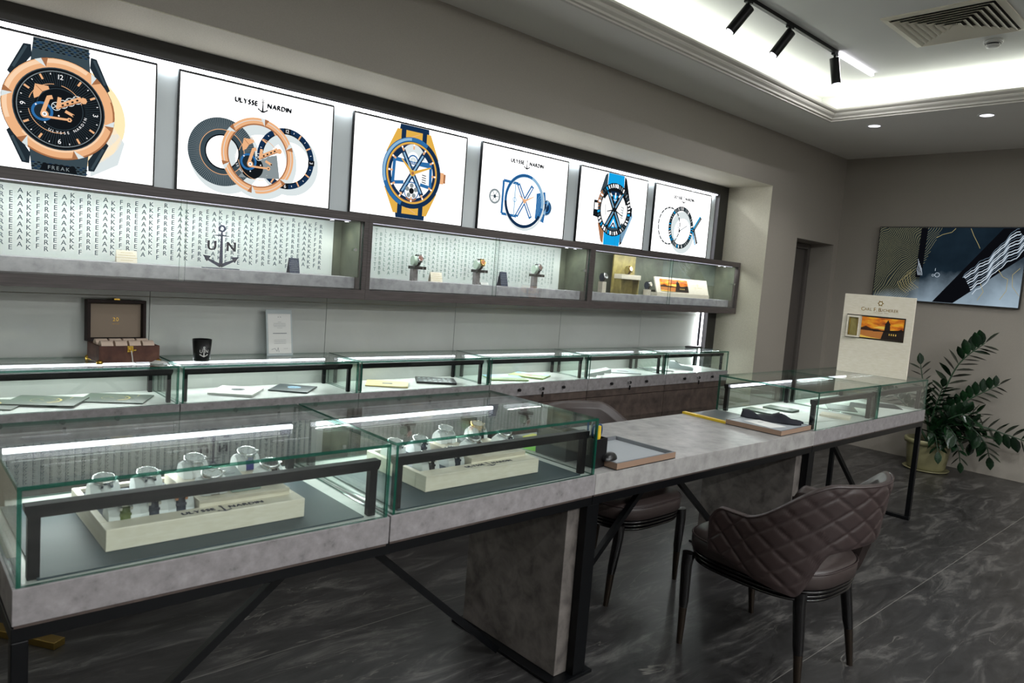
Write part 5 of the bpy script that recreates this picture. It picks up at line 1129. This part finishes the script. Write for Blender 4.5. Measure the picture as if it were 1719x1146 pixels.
# ------------------------------------------------------------------ television
t = thing('television', 'wall-mounted television showing dark wavy contour lines and mist', 'television', (XR-.045, 2.25, 1.83), -PI/2)
tw, th_ = 1.22, .70
MB(black_p).box(-tw/2, tw/2, 0, .040, -th_/2, th_/2).build('housing', t, bevel=.002)
def tv_mat():
    m, N, L, b = newmat('television_picture'); N.remove(b); tc = N.new('ShaderNodeTexCoord'); sx = N.new('ShaderNodeSeparateXYZ'); L.new(tc.outputs['Object'], sx.inputs[0])
    def mth(op, a, b_=None, c_=None):
        n = N.new('ShaderNodeMath'); n.operation = op
        for i, q in enumerate((a, b_, c_)):
            if q is None: continue
            if isinstance(q, (int, float)): n.inputs[i].default_value = q
            else: L.new(q, n.inputs[i])
        return n.outputs[0]
    def mix(f, c1, c2):
        n = N.new('ShaderNodeMix'); n.data_type = 'RGBA'; L.new(f, n.inputs[0])
        for i, c in ((6, c1), (7, c2)):
            if isinstance(c, str): n.inputs[i].default_value = lin(c)
            else: L.new(c, n.inputs[i])
        return n.outputs[2]
    nz = N.new('ShaderNodeTexNoise'); nz.inputs['Scale'].default_value = 2.2; nz.inputs['Detail'].default_value = 2; nz.inputs['Distortion'].default_value = .6; L.new(tc.outputs['Object'], nz.inputs['Vector'])
    n2 = N.new('ShaderNodeTexNoise'); n2.inputs['Scale'].default_value = 4; n2.inputs['Detail'].default_value = 6; L.new(tc.outputs['Object'], n2.inputs['Vector'])
    X, Z = sx.outputs['X'], sx.outputs['Z']
    ph = mth('ADD', mth('MULTIPLY', nz.outputs['Fac'], 16.0), mth('MULTIPLY', mth('SUBTRACT', X, mth('MULTIPLY', Z, .75)), 46.0)); fr_ = mth('FRACT', ph); ln = mth('LESS_THAN', fr_, .13)
    lm = mth('MULTIPLY', ln, mth('MULTIPLY', mth('LESS_THAN', mth('ADD', X, mth('MULTIPLY', Z, -.35)), -.18), .85))
    base = mix(n2.outputs['Fac'], '060c14', '22323e'); base = mix(mth('MULTIPLY', mth('LESS_THAN', X, -.2), mth('MULTIPLY', n2.outputs['Fac'], .8)), base, '3a3a28')
    base = mix(lm, base, '9d9873')
    ms = N.new('ShaderNodeMapRange'); L.new(mth('ADD', mth('MULTIPLY', Z, -1.0), mth('ADD', mth('MULTIPLY', X, .32), mth('MULTIPLY', n2.outputs['Fac'], .35))), ms.inputs['Value']); ms.inputs['From Min'].default_value = .26; ms.inputs['From Max'].default_value = .66
    base = mix(ms.outputs['Result'], base, 'a8bccb')
    e = N.new('ShaderNodeEmission'); L.new(base, e.inputs[0]); e.inputs[1].default_value = .9; L.new(e.outputs[0], N['Material Output'].inputs[0]); return m
scn = MB(tv_mat()).box(-tw/2+.008, tw/2-.008, -.0012, -.0002, -th_/2+.010, th_/2-.008).build('screen', t)
s_k, s_w, s_g, s_b = emis('screen_black', '0b0c10'), emis('screen_white', 'c5d2de', .9), emis('screen_gold', 'a89a6a', .9), emis('screen_grey', '6f8294', .9)
a = MB(s_k, s_w, s_g, s_b); a.poly([(-.235, .340), (-.18, .340), (-.185, -.05), (-.20, -.12), (-.24, -.12)], 0, 3)
a.poly([(-.07, -.338), (.10, -.338), (.60, .1), (.60, .338), (.42, .338)], 0, 3)
random.seed(9)
for k in range(11):
    pts = []; o = (k-5)*.013
    for i in range(28):
        u = i/27; px = .20+.38*u+o*.7; pz = -.17+.44*u-o+.016*math.sin(u*9+k*.35)+.010*math.sin(u*23+k*.6)+.005*math.sin(u*47+k*1.1)
        if px < .605: pts.append((px, min(pz, .335)))
    a.pline(pts, .004+.003*(k % 3), 1 if k % 3 else 3, 4)
for k in range(5): a.pline([(-.232+.009*k, .05-.02*k), (-.225+.01*k, 0-.02*k), (-.232+.012*k, -.05-.01*k), (-.218+.009*k, -.1)], .003, 1, 4)
for k in range(6): a.pline([(-.26-.022*k, -.05-.02*k+.02*math.sin(k)), (-.29-.02*k, -.10-.015*k), (-.27-.018*k, -.17-.012*k), (-.20-.02*k, -.22-.01*k)], .0025, 2, 4)
for pts in ([(.17, .335), (.2, .27), (.24, .2), (.26, .16)], [(.05, .335), (.02, .30), (-.05, .28), (-.1, .25)], [(.42, -.02), (.46, -.08), (.5, -.1), (.5, -.2), (.46, -.28)], [(.58, .0), (.53, -.06), (.54, -.16), (.6, -.24)], [(.3, -.15), (.33, -.22), (.29, -.3)]): a.pline(pts, .004, 2, 5)
a.ring(-.055, -.09, .018, .022, 1, 5, n=9); a.line((-.075, -.03), (-.075, -.055), .004, 1, 5); a.ring(-.09, -.095, .008, .011, 1, 5, n=7)
a.v = [(max(min(x, .600), -.600), y-.0014, z) for x, y, z in a.v]; a.build('picture_lines', scn)
sm = MB(plain('wall_mark', '4a4541', .7)); sm.disc(0, 0, .022); so = sm.build('wall_fitting'); so.rotation_euler = (0, 0, -PI/2); so.location = (XR-.003, 1.67, 2.33); so.scale = (1, 3, 1.5); tag(so, 'small dark round fitting on the wall above the television', 'fitting')

# ------------------------------------------------------------------ plant
t = thing('potted_plant', 'large potted plant with glossy dark green leaflets in a pale yellow pot', 'plant', (7.05, 2.10, 0))
m = MB(pot_m); n = 48; prof = [(.135, .012), (.150, .03), (.165, .16), (.172, .235)]
vs_rows = [[((r+.0028*(k % 2))*math.cos(2*PI*k/n), (r+.0028*(k % 2))*math.sin(2*PI*k/n), z) for k in range(n)] for r, z in prof]; m.grid(vs_rows, closed=True); m.build('pot', t)
MB(pot_m).lathe([(.172, .232), (.192, .236), (.196, .262), (.190, .278), (.176, .276), (.170, .24), (.168, .20)], n=48).build('rim', t); MB(soil).lathe([(0, .235), (.169, .232)], n=40).build('soil', t)
MB(pot_m).lathe([(0, .002), (.17, .002), (.185, .016), (.180, .016), (.165, .010), (0, .010)], n=40).build('saucer', t)
def stem(pts, n, ll, seed, droop=0):
    random.seed(seed); P = [Vector(p) for p in pts]; K = 22; C_ = []
    for k in range(K+1):
        u = k/K*(len(P)-1); i = min(int(u), len(P)-2); f = u-i; p0 = P[max(i-1, 0)]; p1 = P[i]; p2 = P[i+1]; p3 = P[min(i+2, len(P)-1)]
        C_.append(.5*((2*p1)+(-p0+p2)*f+(2*p0-5*p1+4*p2-p3)*f*f+(-p0+3*p1-3*p2+p3)*f**3))
    so = MB(stem_m).tube(C_, .011, n=8, r2=.0035).build('stem', t); lf = MB(leaf_m)
    for k in range(n):
        u = .30+.70*k/(n-1); x = u*K; i = min(int(x), K-1); p = C_[i].lerp(C_[i+1], x-i); d = (C_[i+1]-C_[i]).normalized(); sd = d.cross(Vector((1, .1, .05))).normalized(); L_ = ll*1.15*(1.0-.25*abs(u-.6))*random.uniform(.85, 1.1)
        for q in ((-1, 1) if k < n-1 else (0,)):
            a = (d*.55+sd*q*.85+Vector((random.uniform(-.35, .15), 0, random.uniform(-.1, .1)-droop))).normalized(); nn = a.cross(Vector((random.uniform(-.3, .3), random.uniform(-.3, .3), 1)) if abs(a.z) < .9 else Vector((1, 0, 0))).normalized(); wv = nn; up_ = wv.cross(a)
            prof_ = [(0, 0), (.18, .17), (.42, .27), (.68, .24), (.88, .11), (1, 0)]
            rows = [[tuple(p+a*(L_*s)+wv*(-wd*L_)+up_*(.06*L_*wd*4)), tuple(p+a*(L_*s)-up_*(.03*L_*math.sin(s*PI))), tuple(p+a*(L_*s)+wv*(wd*L_)+up_*(.06*L_*wd*4))] for s, wd in prof_]; lf.grid(rows)
    lf.build('foliage', so)
S = lambda *a: [(0, 0, .23)]+[(x-7.05, y-2.10, z) for x, y, z in a]
stem(S((7.10, 2.08, .55), (7.14, 1.98, .95), (7.15, 1.80, 1.17)), 14, .135, 1)
stem(S((7.10, 2.02, .50), (7.16, 1.85, .68), (7.18, 1.66, .83)), 11, .105, 2)
stem(S((7.05, 1.95, .42), (7.10, 1.75, .46), (7.16, 1.55, .42), (7.18, 1.36, .38)), 11, .12, 3)
stem(S((7.00, 1.95, .42), (7.02, 1.80, .45), (7.05, 1.68, .34), (7.08, 1.64, .22)), 9, .12, 4, .3)
stem(S((7.05, 2.14, .50), (7.06, 2.20, .72), (7.06, 2.25, .92)), 9, .10, 5)
stem(S((7.0, 2.25, .48), (6.98, 2.40, .62), (6.96, 2.55, .66)), 9, .10, 6)
stem(S((6.95, 2.02, .40), (6.88, 1.92, .44), (6.82, 1.82, .36)), 8, .11, 7, .2)
stem(S((6.98, 1.98, .45), (6.95, 1.85, .55), (6.95, 1.76, .52)), 8, .11, 8, .1)
stem(S((7.10, 2.0, .45), (7.14, 1.88, .50), (7.16, 1.80, .40), (7.16, 1.80, .30)), 8, .11, 9, .2)
stem(S((7.0, 2.08, .5), (6.96, 2.04, .66), (6.95, 2.02, .76)), 8, .10, 10)
stem(S((6.92, 2.06, .36), (6.86, 2.00, .34), (6.84, 1.96, .22)), 7, .10, 11, .3)
stem(S((7.06, 2.02, .40), (7.08, 1.92, .44), (7.08, 1.80, .43)), 8, .12, 21)
stem(S((6.96, 2.04, .38), (6.90, 1.95, .40), (6.86, 1.88, .33)), 8, .12, 22, .1)
stem(S((7.05, 1.98, .46), (7.10, 1.86, .55), (7.12, 1.76, .56)), 8, .11, 23)
stem(S((7.02, 2.12, .42), (7.02, 2.16, .56), (7.0, 2.20, .66)), 8, .10, 24)
stem(S((6.98, 1.96, .33), (6.98, 1.86, .28), (6.98, 1.82, .14)), 7, .085, 12, .3)

# ------------------------------------------------------------------ armchairs
def armchair(label, loc, rz, fab, inn):
    # local frame: faces +y, origin on the floor under the seat centre
    t = thing('armchair', label, 'chair', loc, rz)
    def U(th):      # outline of the shell: th 0..1 from the left arm front round the back to the right arm front
        s_ = (th-.5)*2; L_arm = .17; R = .285
        tot = 2*L_arm+PI*R*.80; d = abs(s_)*tot/2; arc = PI*R*.80/2
        if d < arc: a = d/arc*PI/2; x = R*math.sin(a); y = -.30+.0+.245*(1-math.cos(a))
        else: x = R+(d-arc)*.02; y = -.055+(d-arc)
        return (x if s_ > 0 else -x, y)
    def tz(th):
        s_ = abs(th-.5)*2; k = min(max((s_-.26)/.46, 0), 1); k = k*k*(3-2*k); e = min(max((s_-.90)/.10, 0), 1)
        return .795-.172*k-.055*e*e
    def bz(th):
        s_ = abs(th-.5)*2
        if s_ < .24: return .565-.02*(s_/.24)**2
        k = min((s_-.24)/.16, 1); k = k*k*(3-2*k)
        lo = .37 if s_ < .42 else .37+.075*min((s_-.42)/.5, 1)
        return .545+(lo-.545)*k
    NT, NZ_ = 200, 60; out = []; inr = []; top = []
    for j in range(NZ_+1):
        ro = []; ri = []; v = j/NZ_
        for i in range(NT+1):
            th = i/NT; x, y = U(th); z = bz(th)+(tz(th)-bz(th))*v; s_ = abs(th-.5)*2
            x1, y1 = U(min(th+.004, 1)); x0, y0 = U(max(th-.004, 0)); tx, ty = x1-x0, y1-y0; l = math.hypot(tx, ty) or 1; nx, ny = -ty/l, tx/l
            if nx*x+ny*(y+.05) < 0: nx, ny = -nx, -ny
            lean = (max(z-.45, 0)*.15)*(1-min(s_/.9, 1)*.6) - max(.45-z, 0)*.15
            arc_ = (th-.5)*1.046; p = (arc_+z*1.05)/.094; q = (arc_-z*1.05)/.094
            g = min(abs(p-round(p)), abs(q-round(q))); pil = .0075*(1-math.exp(-(g/.07)))
            edge = min(v, 1-v, th*3, (1-th)*3)*10; pil *= min(edge+.25, 1)
            o = .022+pil+lean; ro.append((x+nx*o, y+ny*o, z)); k_ = lean-.016*min(edge, 1); ri.append((x+nx*k_, y+ny*k_, z))
        out.append(ro); inr.append(ri)
    sh = MB(fab); sh.grid(out); so = sh.build('quilted_shell', t)
    si = MB(inn); si.grid(inr); 
    cap = [out[-1], [((a[0]+b[0])/2, (a[1]+b[1])/2, a[2]+.010) for a, b in zip(out[-1], inr[-1])], inr[-1]]; si.grid(cap)
    capb = [out[0], inr[0]]; si.grid(capb)
    for e in (0, NT): si.grid([[r[e] for r in out], [((r[e][0]+q[e][0])/2, (r[e][1]+q[e][1])/2+.012, r[e][2]) for r, q in zip(out, inr)], [r[e] for r in inr]])
    si.build('inner_padding', t, label='smooth inner lining')
    MB(fab).tube([(p[0], p[1], p[2]+.003) for p in out[-1][::2]]+[], .0045, n=6).build('piping', so)
    # seat
    pl = []
    for i in range(48):
        a = 2*PI*i/48; c, s2 = math.cos(a), math.sin(a); ex = 3.6; x = .262*(abs(c)**(2/ex))*(1 if c > 0 else -1); y = .272*(abs(s2)**(2/ex))*(1 if s2 > 0 else -1)
        if y < 0: x *= 1-.18*(-y/.27)**2
        else: y *= 1.13
        pl.append((x, y))
    def ringz(k, z): return [(x*k, y*k, z) for x, y in pl]
    se = MB(inn); se.grid([ringz(.95, .385), ringz(.99, .392), ringz(1.0, .43), ringz(.99, .447), ringz(.95, .462), ringz(.8, .472), ringz(.5, .477), ringz(.02, .478)], closed=True); se.build('seat', t)
    MB(fab).tube([tuple(p) for p in ringz(.995, .449)]+[ringz(.995, .449)[0]], .004, n=6).build('seat_piping', t)
    ap = MB(black_l)
    for k, z in enumerate((.335, .352, .369)): ap.grid([ringz(.90+.012*k, z), ringz(.945+.012*k, z+.004), ringz(.955+.012*k, z+.009), ringz(.945+.012*k, z+.014), ringz(.90+.012*k, z+.0165)], closed=True)
    ap.add([p for p in ringz(.9, .335)], [tuple(range(48))]); ap.build('seat_rail', t)
    for sx, sy_, fx, fy in ((-1, 1, .262, .235), (1, 1, .262, .235), (-1, -1, .205, -.245), (1, -1, .205, -.245)):
        tx, ty = (.236, .250) if sy_ > 0 else (.175, -.20)
        lg = MB(black_l); lg.tube([(sx*tx, ty, .372), (sx*(tx+.003), ty+sy_*.004, .32), (sx*(tx+(fx-tx)*.5), ty+(fy-ty)*.5, .18), (sx*(tx+(fx-tx)*.62), ty+(fy-ty)*.62, .148)], .026, n=14, r2=.0165); lo = lg.build('leg', t)
        fe = MB(bronze); fe.tube([(sx*(tx+(fx-tx)*.62), ty+(fy-ty)*.62, .149), (sx*fx, fy, 0)], .0168, n=14, r2=.0115); fe.build('ferrule', lo)
    return t
c1 = armchair('brown quilted leather armchair in the foreground, seen from behind', (2.725, 1.300, 0), -.05, leather_m, leather_in)
c2 = copy_thing(c1, (2.735, 2.175, 0), PI+.0, 'brown leather armchair on the staff side of the desk')

# ------------------------------------------------------------------ standing sign at the far left, mostly outside the view
t = thing('standing_sign', 'white standing sign on a flat brass foot, mostly beyond the left edge', 'sign', (.526, 2.824, 0), -.970)
MB(brass).box(-.64, 0, -.024, .024, 0, .026).build('foot', t, bevel=.002, label='flat brass foot')
MB(white_s).box(-.62, -.36, -.008, .008, .0265, 1.25).build('board', t)
a = MB(ink)
for z in (.55, .85): a.text('MARINE', -.49, z, .027, 0, 1, gap=.3); a.text('UN', -.49, z+.12, .06, 0, 1, gap=.6)
a.v = [(x, y-.0085, z) for x, y, z in a.v]; a.build('lettering', t)
